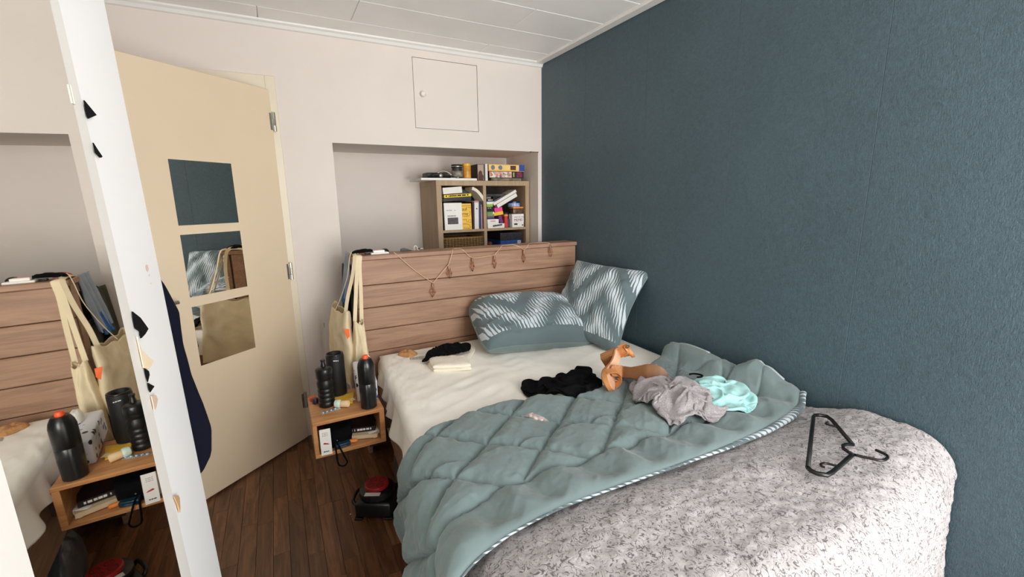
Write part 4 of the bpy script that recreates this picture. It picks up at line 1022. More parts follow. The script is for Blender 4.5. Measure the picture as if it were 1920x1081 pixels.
pc.w('wrist_loop', tube(BM(), catmull([(-1.700, -1.00, IZ+.025), (-1.698, -1.038, IZ+.012), (-1.697, -1.046, .385), (-1.692, -1.048, .352), (-1.672, -1.049, .342), (-1.658, -1.048, .356), (-1.668, -1.046, .388), (-1.682, -1.038, IZ+.014), (-1.690, -1.00, IZ+.025)], 6), .0034, 8), BLACKF, True)
pc.w('zip_pull', lathe(BM(), [(0, -.003), (.003, 0), (0, .003)], 10, Matrix.Translation((-1.688, -1.022, IZ+.040))), STEEL, True)
tl = Thing('teal_packet', 'small dark blue and green packet at the front of the nightstand box', 'packet', (-1.668, -1.004, IZ+.002), (math.radians(12), 0, math.radians(9)))
tl.p('packet', B((-.032, -.020, 0), (.032, .02, .022), .004, 2), mat('dark_teal_print', lin(18, 52, 66), .35, .6, 30), True, auto=50)
tl.p('print_patch', B((-.014, -.0206, .006), (.012, -.0198, .013)), mat('blue_print', lin(70, 92, 130), .4, .1))

# ================================================================== tote bags on the headboard corner
CANVAS = mat('natural_canvas', lin(222, 206, 172), .95, .05, 14, .35, 330, .0015, sheen=.1)
def tote(name, label, rim_f, rim_b, bottom_f, bottom_b, bulge, seed, straps, tagp=None, mark=None):
    """a cloth bag: two panels between front rim point and back rim point, mouth slightly open"""
    rf, rb_, bf, bb = map(Vector, (rim_f, rim_b, bottom_f, bottom_b))
    th_ = Thing(name, label, 'tote bag', (rf+rb_)/2-Vector((0, 0, ((rf+rb_)/2).z-bf.z)))
    nu_, nv_ = 72, 44
    A, Bv = np.meshgrid(np.linspace(0, 2*PI, nu_, endpoint=False), np.linspace(0, 1, nv_), indexing='ij')
    tpar = (1-np.cos(A))/2                       # 0 at front, 1 at back
    def L4(a, b, c, d): return None
    P = np.zeros((nu_, nv_, 3))
    for k in range(3):
        top = rf[k]+(rb_[k]-rf[k])*tpar; bot = bf[k]+(bb[k]-bf[k])*tpar
        P[..., k] = top*(1-Bv)+bot*Bv
    d = (rb_-rf); d.z = 0; d.normalize(); nrm = np.array((-d.y, d.x, 0.0))
    w_ = bulge*np.sin(A)*(.35+.75*np.sin(PI*np.clip(Bv*.85+.12, 0, 1)))*(1-.85*Bv**6)
    foldz = .010*np.sin(tpar*16+seed+2*fbm(tpar*4, Bv*2, seed))*(.3+Bv*.7)*(1-.3*Bv)+.02*(fbm(tpar*5, Bv*4, seed+3)-.5)
    P += (w_+foldz*np.sign(np.sin(A)+1e-9)*0+foldz)[..., None]*nrm
    P[..., 2] += -.018*np.sin(tpar*PI)*np.exp(-Bv*6)+.006*np.sin(tpar*20+seed)*np.exp(-Bv*4)
    P[..., 2] = np.where(Bv > .96, P[..., 2]+.006, P[..., 2])
    o_ = grid_mesh('bag_cloth', P, CANVAS, th_.o, .0025, off=th_.loc, close_u=True)
    b_ = BM(); rr_ = [b_.verts.new(Vector(P[i, -1])-th_.loc) for i in range(nu_)]; b_.faces.new(rr_)
    th_.p('bag_bottom', b_, CANVAS)
    for s_ in straps: th_.w('strap', tube(BM(), catmull(s_, 8), 0, flat=(.019, .0026)), CANVAS, label=None)
    if tagp:
        th_.w('tag', soft_tag(tagp), mat('orange_tag', lin(240, 106, 44), .6, .05), label='orange fabric tag')
    return th_
def soft_tag(p):
    x_, y_, z_ = p; b = BM()
    return hexa(b, [(x_-.012, y_-.004, z_+.026), (x_+.012, y_-.008, z_+.024), (x_+.012, y_-.012, z_-.012), (x_+.000, y_-.010, z_-.026), (x_-.012, y_-.001, z_+.026), (x_+.012, y_-.005, z_+.024), (x_+.012, y_-.009, z_-.012), (x_+.000, y_-.007, z_-.026)])
TZ = 1.1935
# bag nearer the bed: its narrow mouth in front of the first plank
tote('tote_bag', 'slim cream canvas tote hanging in front of the headboard planks', (-1.474, -.585, .868), (-1.520, -.610, .872), (-1.455, -.56, .50), (-1.545, -.60, .50), .030, 2,
     [[(-1.478, -.572, .86), (-1.462, -.520, 1.00), (-1.452, -.480, 1.12), (-1.444, -.473, 1.185), (-1.442, -.45, TZ), (-1.442, -.36, TZ), (-1.446, -.318, 1.185), (-1.45, -.312, 1.10)],
      [(-1.514, -.585, .865), (-1.488, -.535, 1.02), (-1.466, -.486, 1.13), (-1.458, -.474, 1.185), (-1.456, -.45, TZ+.003), (-1.456, -.36, TZ+.003), (-1.46, -.316, 1.185), (-1.462, -.312, 1.12)]])
tote('tote_bag', 'wide cream canvas tote with an orange tag hanging on the headboard end', (-1.545, -.590, .920), (-1.575, -.22, .905), (-1.560, -.63, .50), (-1.610, -.19, .50), .040, 7,
     [[(-1.552, -.555, .915), (-1.530, -.525, .99), (-1.496, -.500, 1.09), (-1.474, -.478, 1.18), (-1.470, -.45, TZ+.0065), (-1.470, -.37, TZ+.0065), (-1.474, -.322, 1.185)],
      [(-1.588, -.43, .905), (-1.556, -.44, .97), (-1.515, -.45, 1.08), (-1.494, -.44, 1.175), (-1.480, -.42, TZ+.010), (-1.462, -.40, TZ+.010), (-1.440, -.40, TZ+.008)]], tagp=(-1.566, -.645, .822))
mk = [o for o in bpy.data.objects if o.get('label', '').startswith('wide cream canvas')][0]
kk = BM(); prism(kk, [(0, 0), (.006, 0), (.013, -.016), (.020, 0), (.026, 0), (.016, -.026), (.010, -.026)], .0015, ROT((-1.640, -.27, .80), 90, 0, -97)); bmesh.ops.translate(kk, vec=-mk.location, verts=kk.verts)
bm_obj('print_mark', kk, INK, mk)

# ================================================================== string lights
COPPER = mat('rose_copper_wire', lin(176, 112, 84), .3, .08, metal=.85)
LY = HY-.018
slt = Thing('string_lights', 'string of six copper teardrop cage lights draped along the headboard', 'string lights', (-.75, LY, 1.0))
cord = catmull([(-1.262, HY+.0, 1.197), (-1.250, HY-.016, 1.190), (-1.156, LY, 1.095), (-1.055, LY, 1.012), (-1.046, LY, 1.006), (-1.036, LY, 1.014), (-.952, LY, 1.098), (-.944, LY, 1.106), (-.934, LY, 1.130), (-.920, LY, 1.172), (-.912, HY-.012, 1.194), (-.89, HY+.01, 1.194), (-.862, HY-.010, 1.194), (-.842, LY, 1.180), (-.792, LY, 1.137), (-.70, LY, 1.138), (-.646, LY, 1.142), (-.636, LY, 1.146), (-.602, LY, 1.180), (-.585, HY-.012, 1.195), (-.545, HY+.015, 1.195), (-.49, HY-.006, 1.195), (-.455, LY, 1.178), (-.430, LY, 1.163), (-.405, LY, 1.178), (-.39, HY-.013, 1.194), (-.34, HY+.03, 1.195), (-.27, HY+.02, 1.195), (-.24, HY-.011, 1.195), (-.229, LY, 1.186)], 6)
slt.w('cord', tube(BM(), cord, .0021, 6), mat('pale_copper_cord', lin(214, 176, 142), .4, .06, metal=.2), True)
def cage():
    b = BM(); n = 5
    for k in range(n):
        a = 2*PI*k/n; c_, s_ = math.cos(a), math.sin(a); a2 = 2*PI*(k+1)/n
        tube(b, [(.003*c_, .003*s_, 0), (.020*c_, .013*s_, -.055), (0, 0, -.085)], .0009, 5)
        tube(b, [(.020*c_, .013*s_, -.055), (.020*math.cos(a2), .013*math.sin(a2), -.055)], .0009, 5)
        tube(b, [(.009*c_, .007*s_, -.030), (.020*math.cos(a2), .013*math.sin(a2), -.055)], .0008, 5)
    return b
for i, (x_, z_) in enumerate(((-1.047, 1.003), (-.944, 1.104), (-.791, 1.135), (-.641, 1.140), (-.429, 1.161), (-.227, 1.186))):
    b_ = cage(); bmesh.ops.transform(b_, matrix=ROT((x_, LY+.001, z_), 0, [4, -5, 0, -3, -4, 5][i], 20*i), verts=b_.verts)
    c_ = slt.w('cage', b_, COPPER, True)
    slt.w('bulb', lathe(BM(), [(0, 0), (.003, -.002), (.0035, -.014), (.002, -.024), (0, -.026)], 10, Matrix.Translation((x_, LY+.001, z_))), mat('warm_bulb_plastic', lin(216, 184, 150), .3, .05), True, parent=c_)
bp = Thing('battery_box', 'white battery box with a pink top lying on the headboard ledge', 'battery box', (-1.32, HY+.045, 1.190), (0, 0, math.radians(3)))
bp.p('case', B((-.060, -.024, 0), (.040, .024, .010), .003, 2), PAPER, True, auto=50)
bpc = bp.p('raised_cover', B((-.045, -.018, .010), (.018, .018, .022), .003, 2), PAPER, True, auto=50)
bp.p('pink_sticker', B((-.040, .002, .0222), (.012, .016, .0228)), mat('pink_print', lin(236, 130, 140), .5, .05), parent=bpc)
# loose black things on the ledge
garment('black_cloth', 'black cloth scrap lying on the left end of the headboard ledge', 'cloth', [(-1.476, -.40), (-1.47, -.44), (-1.42, -.43), (-1.37, -.415), (-1.355, -.395), (-1.38, -.37), (-1.44, -.36)], BLACKF, .016, 71, [], .010, 30, basef=lambda X, Y: 1.2035+0*np.asarray(X, float))
one('hair_clip', prism(BM(), [(-.03, 0), (-.028, .014), (-.01, .018), (.012, .012), (.035, .002), (.036, 0)], .018, ROT((-1.165, -.345, 1.1905), 90)), BLACKM, 'small black wedge shaped clip on the headboard ledge', 'clip')
one('black_strip', B((-1.405, -.40, 1.1905), (-1.375, -.38, 1.198), .002), BLACKM, 'thin black strip beside the battery box on the ledge', 'strip')
one('black_dome', lathe(BM(), [(0, .022), (.012, .020), (.022, .012), (.026, 0), (0, 0)], 20, Matrix.Translation((-1.285, -.345, 1.1905))), BLACKM, 'small black dome behind the pink battery box on the ledge', 'cap', smooth=True)
wc = Thing('wire_tangle', 'small tangle of black and white wire on the headboard ledge', 'wire', (-1.09, -.36, 1.190))
wc.p('wire', tube(BM(), catmull([(-.022, 0, .001), (-.026, 0, .018), (-.016, .004, .028), (-.006, 0, .020), (-.004, -.004, .004), (.006, 0, .003), (.016, 0, .010), (.03, 0, .009)], 6), .0018, 6), PAPER, True)
wc.p('dark_plug', B((-.002, -.005, .004), (.012, .005, .014), .002), BLACKM)

# heap behind the headboard end: bags and cloths
garment('black_backpack', 'black bag heaped behind the left end of the headboard', 'bag', [(-1.47, .10), (-1.455, -.10), (-1.44, -.28), (-1.25, -.31), (-1.05, -.28), (-1.03, .10), (-1.10, .36), (-1.35, .38)], BLACKF, .13, 81, [], .05, 6, basef=lambda X, Y: .985-.02+0*np.asarray(X, float), power=3)
for lo, hi, m_, l_, n_ in (((-1.47, -.30, 0), (-1.02, .40, .95), mat('dark_crate', lin(40, 36, 34), .7, .15), 'dark storage crate behind the headboard', 'crate'),):
    t_ = Thing('storage_crate', l_, 'crate', ((lo[0]+hi[0])/2, (lo[1]+hi[1])/2, 0))
    for k in range(5):
        z_ = k*.195
        t_.w('slat', B((lo[0], lo[1], z_), (hi[0], lo[1]+.02, z_+.17), .003), m_); t_.w('slat', B((lo[0], hi[1]-.02, z_), (hi[0], hi[1], z_+.17), .003), m_)
        t_.w('slat', B((lo[0], lo[1]+.02, z_), (lo[0]+.02, hi[1]-.02, z_+.17), .003), m_)
    t_.w('lid', B(lo[:2]+(.952,), hi[:2]+(.97,), .003), m_)
# cloths hanging over the crate on the wall side, seen in the mirror
def hang_cloth(name, label, x_, ya, yb, za, zb, m_, seed, cat='cloth', th_=.02):
    nu_, nv_ = 40, 40; S_, T_ = np.meshgrid(np.linspace(0, 1, nu_), np.linspace(0, 1, nv_), indexing='ij')
    yy_ = ya+(yb-ya)*S_+.02*(fbm(S_*3, T_*3, seed)-.5); zz_ = za+(zb-za)*T_+.03*(fbm(S_*4, T_*2, seed+1)-.5)*(T_ < .3)
    xx_ = x_-.020*np.abs(np.sin(S_*9+2*T_+seed))*(1-T_*.5)-.03*(1-T_)
    t_ = Thing(name, label, cat, (x_, (ya+yb)/2, za)); grid_mesh('cloth', np.stack([xx_, yy_, zz_], 2)[::-1], m_, t_.o, .004, off=t_.loc); return t_
hang_cloth('blue_grey_cloth', 'pale blue grey cloth hanging behind the headboard end, seen in the big mirror', -1.472, -.33, -.16, .93, 1.19, mat('pale_blue_cotton', lin(150, 164, 182), .9, .12, 14), 5)
hang_cloth('bright_blue_cloth', 'bright blue cloth below the pale one behind the headboard, seen in the big mirror', -1.480, -.27, -.20, .90, 1.08, mat('bright_blue_cotton', lin(60, 120, 186), .9, .1, 14), 15)
hang_cloth('olive_cloth', 'dark olive cloth hanging behind the blue ones', -1.474, -.155, .06, .55, 1.10, mat('olive_cotton', lin(66, 66, 54), .9, .1, 14), 25)
q = garment('red_scarf', 'small red cloth on top of the heap behind the headboard', 'cloth', [(-1.44, -.25), (-1.46, -.31), (-1.40, -.32), (-1.38, -.26)], mat('red_cotton', lin(196, 70, 58), .9, .1, 14), .03, 35, [], .015, 30, basef=lambda X, Y: 1.172+0*np.asarray(X, float))

# ================================================================== cable reel on the floor
rl = Thing('cable_reel', 'black cable reel with a red four socket plate on the floor', 'cable reel', (-1.525, -.935, 0), (0, 0, math.radians(-28)))
rl.p('housing', B((-.085, -.085, .010), (.085, .085, .085), .012, 3), BLACKM, True, auto=40)
dm = Matrix.Translation((0, 0, .085))
rld = rl.p('drum', lathe(BM(), [(.075, 0), (.082, .006), (.082, .030), (.070, .040), (0, .040)], 40, dm), BLACKM, True, auto=40)
rl.p('socket_plate', lathe(BM(), [(.056, .040), (.056, .052), (.052, .056), (0, .056)], 40, dm), REDP, True, auto=40)
for k in range(4):
    a = PI/4+k*PI/2
    s_ = rl.p('socket', lathe(BM(), [(.017, .0562), (.0165, .0572), (.013, .0572), (.0125, .0562)], 20, dm @ Matrix.Translation((.030*math.cos(a), .030*math.sin(a), 0))), mat('dark_red_plastic', lin(96, 14, 18), .5, .1), True)
    for d_ in (-.005, .005): rl.p('socket_hole', lathe(BM(), [(0, .0563), (.0022, .0563), (.0022, .0570), (0, .0570)], 8, dm @ Matrix.Translation((.030*math.cos(a)+d_, .030*math.sin(a), 0))), INK, parent=s_)
rl.p('rating_label', B((-.036, -.082, .1255), (.036, -.058, .1265), M=None), PAPER, parent=rld)
rl.p('carry_handle', tube(BM(), catmull([(-.085, -.05, .05), (-.105, -.04, .075), (-.105, .04, .075), (-.085, .05, .05)], 6), .008, 8), BLACKM, True)
rl.p('foot', B((-.09, -.09, 0), (-.05, .09, .012), .003), BLACKM); rl.p('foot', B((.05, -.09, 0), (.09, .09, .012), .003), BLACKM)
# grey plastic bag under the nightstand
garment('grey_bag', 'crumpled dark grey plastic bag on the floor under the bed edge', 'bag', [(-1.35, -.55), (-1.385, -.66), (-1.40, -.78), (-1.37, -.86), (-1.31, -.80), (-1.28, -.66), (-1.30, -.56)], mat('grey_film', lin(74, 76, 80), .3, .3, 20), .16, 91, [], .06, 14, basef=lambda X, Y: .001+0*np.asarray(X, float))
one('lint', lathe(BM(), [(0, .004), (.003, .002), (.003, 0), (0, 0)], 8, Matrix.Translation((-1.655, -.915, 0))), PAPER, 'tiny white crumb on the dark floor', 'crumb', smooth=True)
# ================================================================== bookcase in the niche
BX0, BX1, BY0, BY1, BZ = -.800, -.040, .120, .505, 1.622
bc = Thing('bookcase', 'grey oak cube bookcase standing in the wall niche', 'bookcase', ((BX0+BX1)/2, (BY0+BY1)/2, 0))
XI0, XM0, XM1, XI1 = BX0+.038, -.438, -.408, BX1-.034
bc.w('side_panel', B((BX0, BY0, 0), (XI0, BY1, BZ-.036), .001), SHELFW); bc.w('side_panel', B((XI1, BY0, 0), (BX1, BY1, BZ-.036), .001), SHELFW)
bc.w('top_panel', B((BX0, BY0, BZ-.036), (BX1, BY1, BZ), .001), SHELFW)
for z_ in (1.250, .898, .546, .194): bc.w('shelf', B((XI0, BY0+.004, z_), (XI1, BY1, z_+.018)), SHELFW)
for za, zb in ((1.268, BZ-.036), (.916, 1.250), (.564, .898), (.212, .546)): bc.w('divider', B((XM0+.003, BY0+.006, za), (XM1-.003, BY1, zb)), SHELFW)
bc.w('back_panel', B((XI0, BY1-.006, .2), (XI1, BY1, BZ-.036)), mat('dark_back', lin(70, 62, 54), .8, .08))
SZ = 1.2685; FYB = BY0+.012
def c2x(cx): return -.747+(cx-290)*.000766
# left cube
b1 = Thing('white_book', 'white hardback with a dark landscape photo facing out in the left cube', 'book', (-.674, FYB, SZ), (math.radians(-2), 0, 0))
b1c = b1.p('cover', B((-.069, 0, 0), (.069, .018, .196), .0015), PAPER)
b1.p('landscape_photo', B((-.046, -.0006, .042), (.036, .0, .090)), mat('dark_landscape', lin(70, 62, 66), .5, .6, 40), parent=b1c)
bars('title_print', [(0, .012), (.014, .016), (.032, .01), (.062, .006)], .005, FRONT(-.052, -.0004, .140), mat('grey_print', None), b1c)
bars('title_print', [(0, .02), (.022, .026), (.05, .016)], .008, FRONT(-.046, -.0004, .098), mat('grey_print', None), b1c)
b2 = Thing('yellow_book', 'yellow book with black outline lettering beside the white hardback', 'book', (-.566, FYB+.004, SZ), (math.radians(-2), 0, 0))
b2c = b2.p('cover', B((-.040, 0, 0), (.037, .03, .190), .0015), mat('yellow_cover', lin(240, 190, 66), .5, .06))
text('lettering', 'auf', .034, FRONT(-.038, -.0004, .138), INK, b2c); text('lettering', 'rray', .030, FRONT(-.038, -.0004, .106), INK, b2c)
ln = BM()
for a in ([(-.038, .172), (.030, .172)], [(.012, .160), (.03, .160), (.03, .150)], [(-.036, .098), (.0, .096), (.02, .100), (.028, .118), (.024, .135)], [(-.036, .072), (-.004, .072), (-.004, .056), (.012, .056), (.012, .07), (.03, .07), (.03, .05), (.014, .05)], [(-.036, .040), (-.002, .040), (.02, .030), (.02, .018), (.032, .014)], [(-.03, .012), (.0, .008), (.02, .008)]):
    tube(ln, [(x_, -.0006, z_) for x_, z_ in a], .0012, 4)
b2.p('drawn_line', ln, INK, parent=b2c)
book('spine_book', 'slim maroon book wedged between the yellow book and a white spine', (-.519, FYB, SZ), (.010, .17, .20), cover=mat('dark_maroon', lin(58, 24, 30), .5, .1))
w_ = book('spine_book', 'thick white spined book standing in the left cube', (-.493, FYB-.002, SZ), (.036, .17, .208), (0, 1, 0), mat('white_spine', lin(226, 222, 222), .5, .05))
w_.p('pink_band', B((-.0182, -.0008, .196), (.0182, .0, .207)), mat('pinkish_band', lin(190, 132, 130), .5, .1)); w_.p('emblem', B((-.004, -.0008, .146), (.006, .0, .154)), INK)
book('spine_book', 'navy blue spined book standing next to the white one', (-.464, FYB, SZ), (.018, .17, .192), (0, 1, 0), mat('navy_cover', lin(40, 46, 92), .5, .1))
book('spine_book', 'thin pale pink spined book at the right of the left cube', (-.450, FYB+.002, SZ), (.007, .16, .180), cover=mat('pale_pink_cover', lin(222, 190, 194), .5, .06))
book('spine_book', 'thin rose red spined book against the bookcase divider', (-.442, FYB+.004, SZ), (.005, .16, .165), cover=mat('rose_cover', lin(178, 78, 92), .5, .06))
L1 = SZ+.200
k1 = book('lying_book', 'black book lying across the upright books in the left cube', (-.745, FYB, L1+.016), (.026, .18, .205), (0, 90, 0), mat('black_cover', lin(22, 20, 22), .4, .1))
k1.o.rotation_euler = (0, math.radians(86), 0)
k2 = book('lying_book', 'yellow spined book lying on the black one in the left cube', (-.742, FYB-.004, L1+.041), (.022, .18, .212), (0, 87, 0), mat('yellow_spine', lin(240, 208, 40), .45, .08))
bars('spine_print', [(0, .010), (.022, .005), (.030, .012), (.044, .012), (.058, .012), (.072, .012), (.09, .03), (.126, .03), (.165, .012)], .010, ROT((.004, -.0004, .012), 90) @ Euler((0, 0, PI/2)).to_matrix().to_4x4(), INK, k2.o)
book('lying_book', 'thick white paged book lying on top of the stack in the left cube', (-.749, FYB-.006, L1+.079), (.046, .17, .148), (0, 86, 2), mat('white_cover', lin(236, 232, 224), .5, .05), pages=PAPER)
# curled paperback
nu_ = 14; q = BM(); arc = [(-.522+.100*t_, 1.567-.020*t_-.075*t_*t_) for t_ in np.linspace(0, 1, nu_)]
rg = []
for i, (x_, z_) in enumerate(arc):
    a, b_ = arc[max(0, i-1)], arc[min(nu_-1, i+1)]; d_ = Vector((b_[0]-a[0], b_[1]-a[1])).normalized(); n_ = Vector((-d_.y, d_.x))*.011
    rg.append([q.verts.new(c) for c in ((x_-n_.x, FYB-.004, z_-n_.y), (x_+n_.x, FYB-.004, z_+n_.y), (x_+n_.x, FYB+.14, z_+n_.y), (x_-n_.x, FYB+.14, z_-n_.y))])
for a, c in zip(rg, rg[1:]):
    for i in range(4): q.faces.new((a[i], a[(i+1) % 4], c[(i+1) % 4], c[i]))
q.faces.new(rg[0][::-1]); q.faces.new(rg[-1])
one('curled_book', q, PAGES, 'curled cream paperback slumped over the upright books', 'book')
one('grey_tin', B((-.60, .30, SZ+.205), (-.455, .42, SZ+.30), .01, 2), mat('dark_green_grey', lin(84, 96, 92), .6, .08), 'dark grey green box deep in the left cube', 'box')
# right cube
def carton(name, label, lo, hi, m_, lid=None, rot=0, cat='box', group=None):
    c_ = ((lo[0]+hi[0])/2, (lo[1]+hi[1])/2, lo[2]); t_ = Thing(name, label, cat, c_, (0, 0, math.radians(rot)), group)
    s_ = [(hi[i]-lo[i])/2 for i in range(3)]; h_ = hi[2]-lo[2]
    t_.p('box_base', B((-s_[0]+.0008, -s_[1]+.0008, 0), (s_[0]-.0008, s_[1]-.0008, h_*.5), .0006), m_)
    t_.p('lid', B((-s_[0], -s_[1], h_*.35), (s_[0], s_[1], h_), .0010), lid or m_)
    t_.s = s_; return t_
RF = BY0+.010
g1 = carton('game_box', 'flat white game box with black brush lettering at the bottom of the right cube', (-.402, RF, SZ), (-.258, RF+.15, SZ+.034), PAPER)
bars('brush_print', [(0, .012), (.013, .009), (.023, .010), (.034, .006), (.041, .011), (.053, .008), (.062, .010), (.073, .007)], .012, ROT((-.028, -.0752, .010), 90, -6), INK, g1.o)
g2 = carton('game_box', 'small white box with a pink print lying on the flat game box', (-.402, RF+.004, SZ+.0345), (-.305, RF+.14, SZ+.068), PAPER)
g2.p('pink_print', B((-.022, -.0686, .014), (.020, -.0682, .024)), mat('pink_smudge', lin(224, 160, 156), .5, .2, 60))
zc_ = SZ+.0685
for nm, lb, dx, h_, m_ in (('game_box', 'thin navy box in the left pile of the right cube', .062, .012, mat('navy_box', lin(34, 58, 98), .5, .1)),
        ('game_box', 'thin purplish box in the left pile of the right cube', .060, .011, mat('plum_box', lin(120, 76, 96), .5, .1)),
        ('game_box', 'green box with a white corner in the left pile of the right cube', .060, .034, mat('sage_green_box', lin(112, 140, 84), .5, .2)),
        ('game_box', 'black box in the middle of the left pile of the right cube', .054, .036, mat('black_box', lin(16, 16, 18), .35, .1)),
        ('game_box', 'bright green box in the left pile of the right cube', .050, .020, mat('lime_box', lin(146, 182, 56), .5, .1)),
        ('game_box', 'white box high in the left pile of the right cube', .066, .019, PAPER),
        ('game_box', 'black box with white lettering near the top of the left pile', .060, .022, mat('black_box', None)),
        ('game_box', 'grey box topping the left pile of the right cube', .036, .014, mat('grey_box', lin(124, 118, 112), .5, .1))):
    t_ = carton(nm, lb, (-.4035, RF+.003, zc_), (-.4035+dx, RF+.12, zc_+h_-.0004), m_)
    if 'sage' in m_.name: t_.p('white_corner', B((dx/2-.012, -.0594, .016), (dx/2-.001, -.0588, .030)), PAPER)
    if 'lettering near' in lb: bars('white_print', [(0, .008), (.010, .007), (.019, .006), (.030, .006)], .007, ROT((-.020, -.0592, .008), 90), PAPER, t_.o)
    if 'middle of' in lb: bars('white_print', [(0, .012), (.018, .012)], .003, ROT((-.022, -.0592, .026), 90), PAPER, t_.o)
    zc_ += h_
# plastic sheets at the top of the cube
one('plastic_sleeve', (lambda b: (box(b, (-.400, RF+.02, zc_+.002), (-.22, RF+.2, zc_+.022), .004), b)[1])(BM()), mat('smoky_plastic', lin(70, 66, 70), .2, .5, 26), 'smoky plastic sleeve lying on the left pile near the top of the cube', 'sleeve')
one('black_binder', B((-.330, RF+.05, SZ+.150), (-.25, RF+.22, SZ+.262), .004, M=None), mat('black_box', None), 'black case standing behind the slanted white books', 'case')
# slanted books
def slant(label, x_, z_, L_, t_, ang, y_):
    return book('slanted_book', label, (x_, y_, z_), (t_, .13, L_), (0, 90-ang, 0), mat('white_cover', None), pages=PAPER, group='slanted white books')
slant('upper slanted white book leaning in the right cube', -.350, SZ+.180, .220, .022, 27, RF-.004)
slant('lower slanted white book leaning in the right cube', -.318, SZ+.165, .190, .030, 27, RF-.002)
one('pink_box', B((-.034, -.04, 0), (.034, .04, .034), .002, 1, ROT((-.303, RF+.045, SZ+.122), 0, -6, 0)), mat('hot_pink_card', lin(232, 70, 144), .5, .06), 'hot pink box under the slanted books', 'box')
one('yellow_box', B((-.040, -.04, 0), (.040, .04, .026), .002, 1, ROT((-.304, RF+.042, SZ+.097), 0, -8, 0)), mat('yellow_card', lin(240, 190, 40), .5, .1), 'yellow box under the hot pink box', 'box')
one('purple_box', B((-.014, -.04, 0), (.014, .04, .062), .002, 1, ROT((-.276, RF+.05, SZ+.036), 0, -16, 0)), mat('purple_card', lin(108, 44, 120), .5, .1), 'purple box leaning below the yellow one', 'box')
rdk = Thing('red_toy', 'red and orange slim toy box standing in the right cube', 'box', (-.240, RF+.03, SZ), (0, 0, 0))
rdk.p('box', B((-.014, -.025, 0), (.014, .025, .096), .002), mat('red_card', lin(196, 60, 44), .5, .25, 60)); rdk.p('orange_top', B((-.016, -.027, .086), (.016, .027, .102), .003), mat('orange_card', lin(236, 150, 90), .5, .1))
one('dark_box', B((-.222, RF+.02, SZ), (-.200, RF+.1, SZ+.062), .002), mat('blue_grey_card', lin(60, 62, 80), .5, .1), 'small dark blue grey box behind the white party game box', 'box')
me_ = Thing('party_game', 'white cube shaped party game box with purple lettering', 'game box', (-.140, RF+.052, SZ), (0, 0, math.radians(4)))
me_.p('box_base', B((-.056, -.054, 0), (.050, .054, .04), .001), PAPER); mel = me_.p('lid', B((-.057, -.055, .034), (.051, .055, .102), .001), PAPER)
text('small_lettering', 'WHAT DO YOU', .0125, FRONT(-.040, -.0556, .074), INK, mel); text('lettering', 'MEME?', .029, FRONT(-.041, -.0556, .046), PURPLEINK, mel)
me_.p('black_tab', B((-.040, -.0558, .018), (-.010, -.0552, .030)), INK); me_.p('black_tab', B((.034, -.0558, .010), (.044, -.0552, .020)), INK)
tin = Thing('tape_roll', 'blue and white printed tin lying on the orange lidded tub', 'tin', (-.142, RF+.06, SZ+.158))
tin.p('tin_body', lathe(BM(), [(0, 0), (.046, 0), (.049, .003), (.049, .028), (0, .028)], 32), mat('blue_white_print', lin(150, 170, 214), .3, .5, 60), True, auto=40)
tin.p('lid', lathe(BM(), [(.049, .028), (.050, .029), (.050, .040), (.047, .042), (0, .042)], 32), mat('navy_lid', lin(30, 34, 74), .3, .1), True, auto=40)
ot = Thing('snack_tub', 'clear tub with an orange lid standing on the party game box', 'tub', (-.128, RF+.05, SZ+.1025))
ot.p('tub', B((-.042, -.036, 0), (.042, .036, .042), .006, 2), mat('brown_green_contents', lin(92, 72, 58), .2, .5, 50), True, auto=40)
ot.p('orange_lid', B((-.046, -.040, .042), (.046, .040, .0545), .003, 2), mat('orange_lid_plastic', lin(240, 150, 56), .4, .05), True, auto=40)
one('black_jar', lathe(BM(), [(0, 0), (.030, 0), (.032, .003), (.032, .05), (.026, .058), (0, .058)], 24, Matrix.Translation((-.213, RF+.07, SZ+.103-.04))), BLACKM, 'black jar squeezed between the yellow box and the tub', 'jar', smooth=True)
# lower cubes
LZ = .9165
bsk = Thing('basket', 'woven rattan basket in the lower left cube', 'basket', (-.598, BY0+.17, LZ))
RAT = mat('rattan', lin(150, 116, 70), .7, .2, 60); RATD = mat('dark_rattan', lin(88, 62, 36), .8, .2, 60)
for lo, hi in (((-.152, -.150, 0), (.152, -.142, .29)), ((-.152, .142, 0), (.152, .15, .29)), ((-.152, -.142, 0), (-.144, .142, .29)), ((.144, -.142, 0), (.152, .142, .29)), ((-.152, -.15, 0), (.152, .15, .006))): bsk.p('panel', B(lo, hi, .002), RATD)
for k in range(24):
    bsk.p('weft_strand', B((-.156, -.1605, .004+k*.012), (.156, -.150, .011+k*.012), .0025), RAT)
for k in range(13): bsk.p('warp_strand', B((-.150+k*.0245, -.1622, 0), (-.146+k*.0245, -.150, .29), .001), RATD)
bsk.p('rim', tube(BM(), [(-.152, -.15, .29), (.152, -.15, .29), (.152, .15, .29), (-.152, .15, .29)], .007, 8, True), RAT, True)
one('red_pot', lathe(BM(), [(0, 0), (.030, 0), (.034, .01), (.034, .06), (.028, .2), (.02, .245), (0, .25)], 24, Matrix.Translation((-.372, BY0+.05, LZ))), mat('dark_red_glaze', lin(112, 44, 38), .5, .3, 40), 'dark red bottle in the lower right cube', 'bottle', smooth=True)
gb_ = carton('game_box', 'dark game box with a crowded print in the lower right cube', (-.292, BY0+.02, LZ+.253), (-.098, BY0+.28, LZ+.312), mat('dark_crowd_print', lin(44, 42, 46), .4, .9, 70))
gc_ = carton('game_box', 'blue box with a white barcode label in the lower right cube', (-.292, BY0+.016, LZ+.215), (-.106, BY0+.28, LZ+.252), mat('blue_print_card', lin(36, 84, 160), .4, .3, 30))
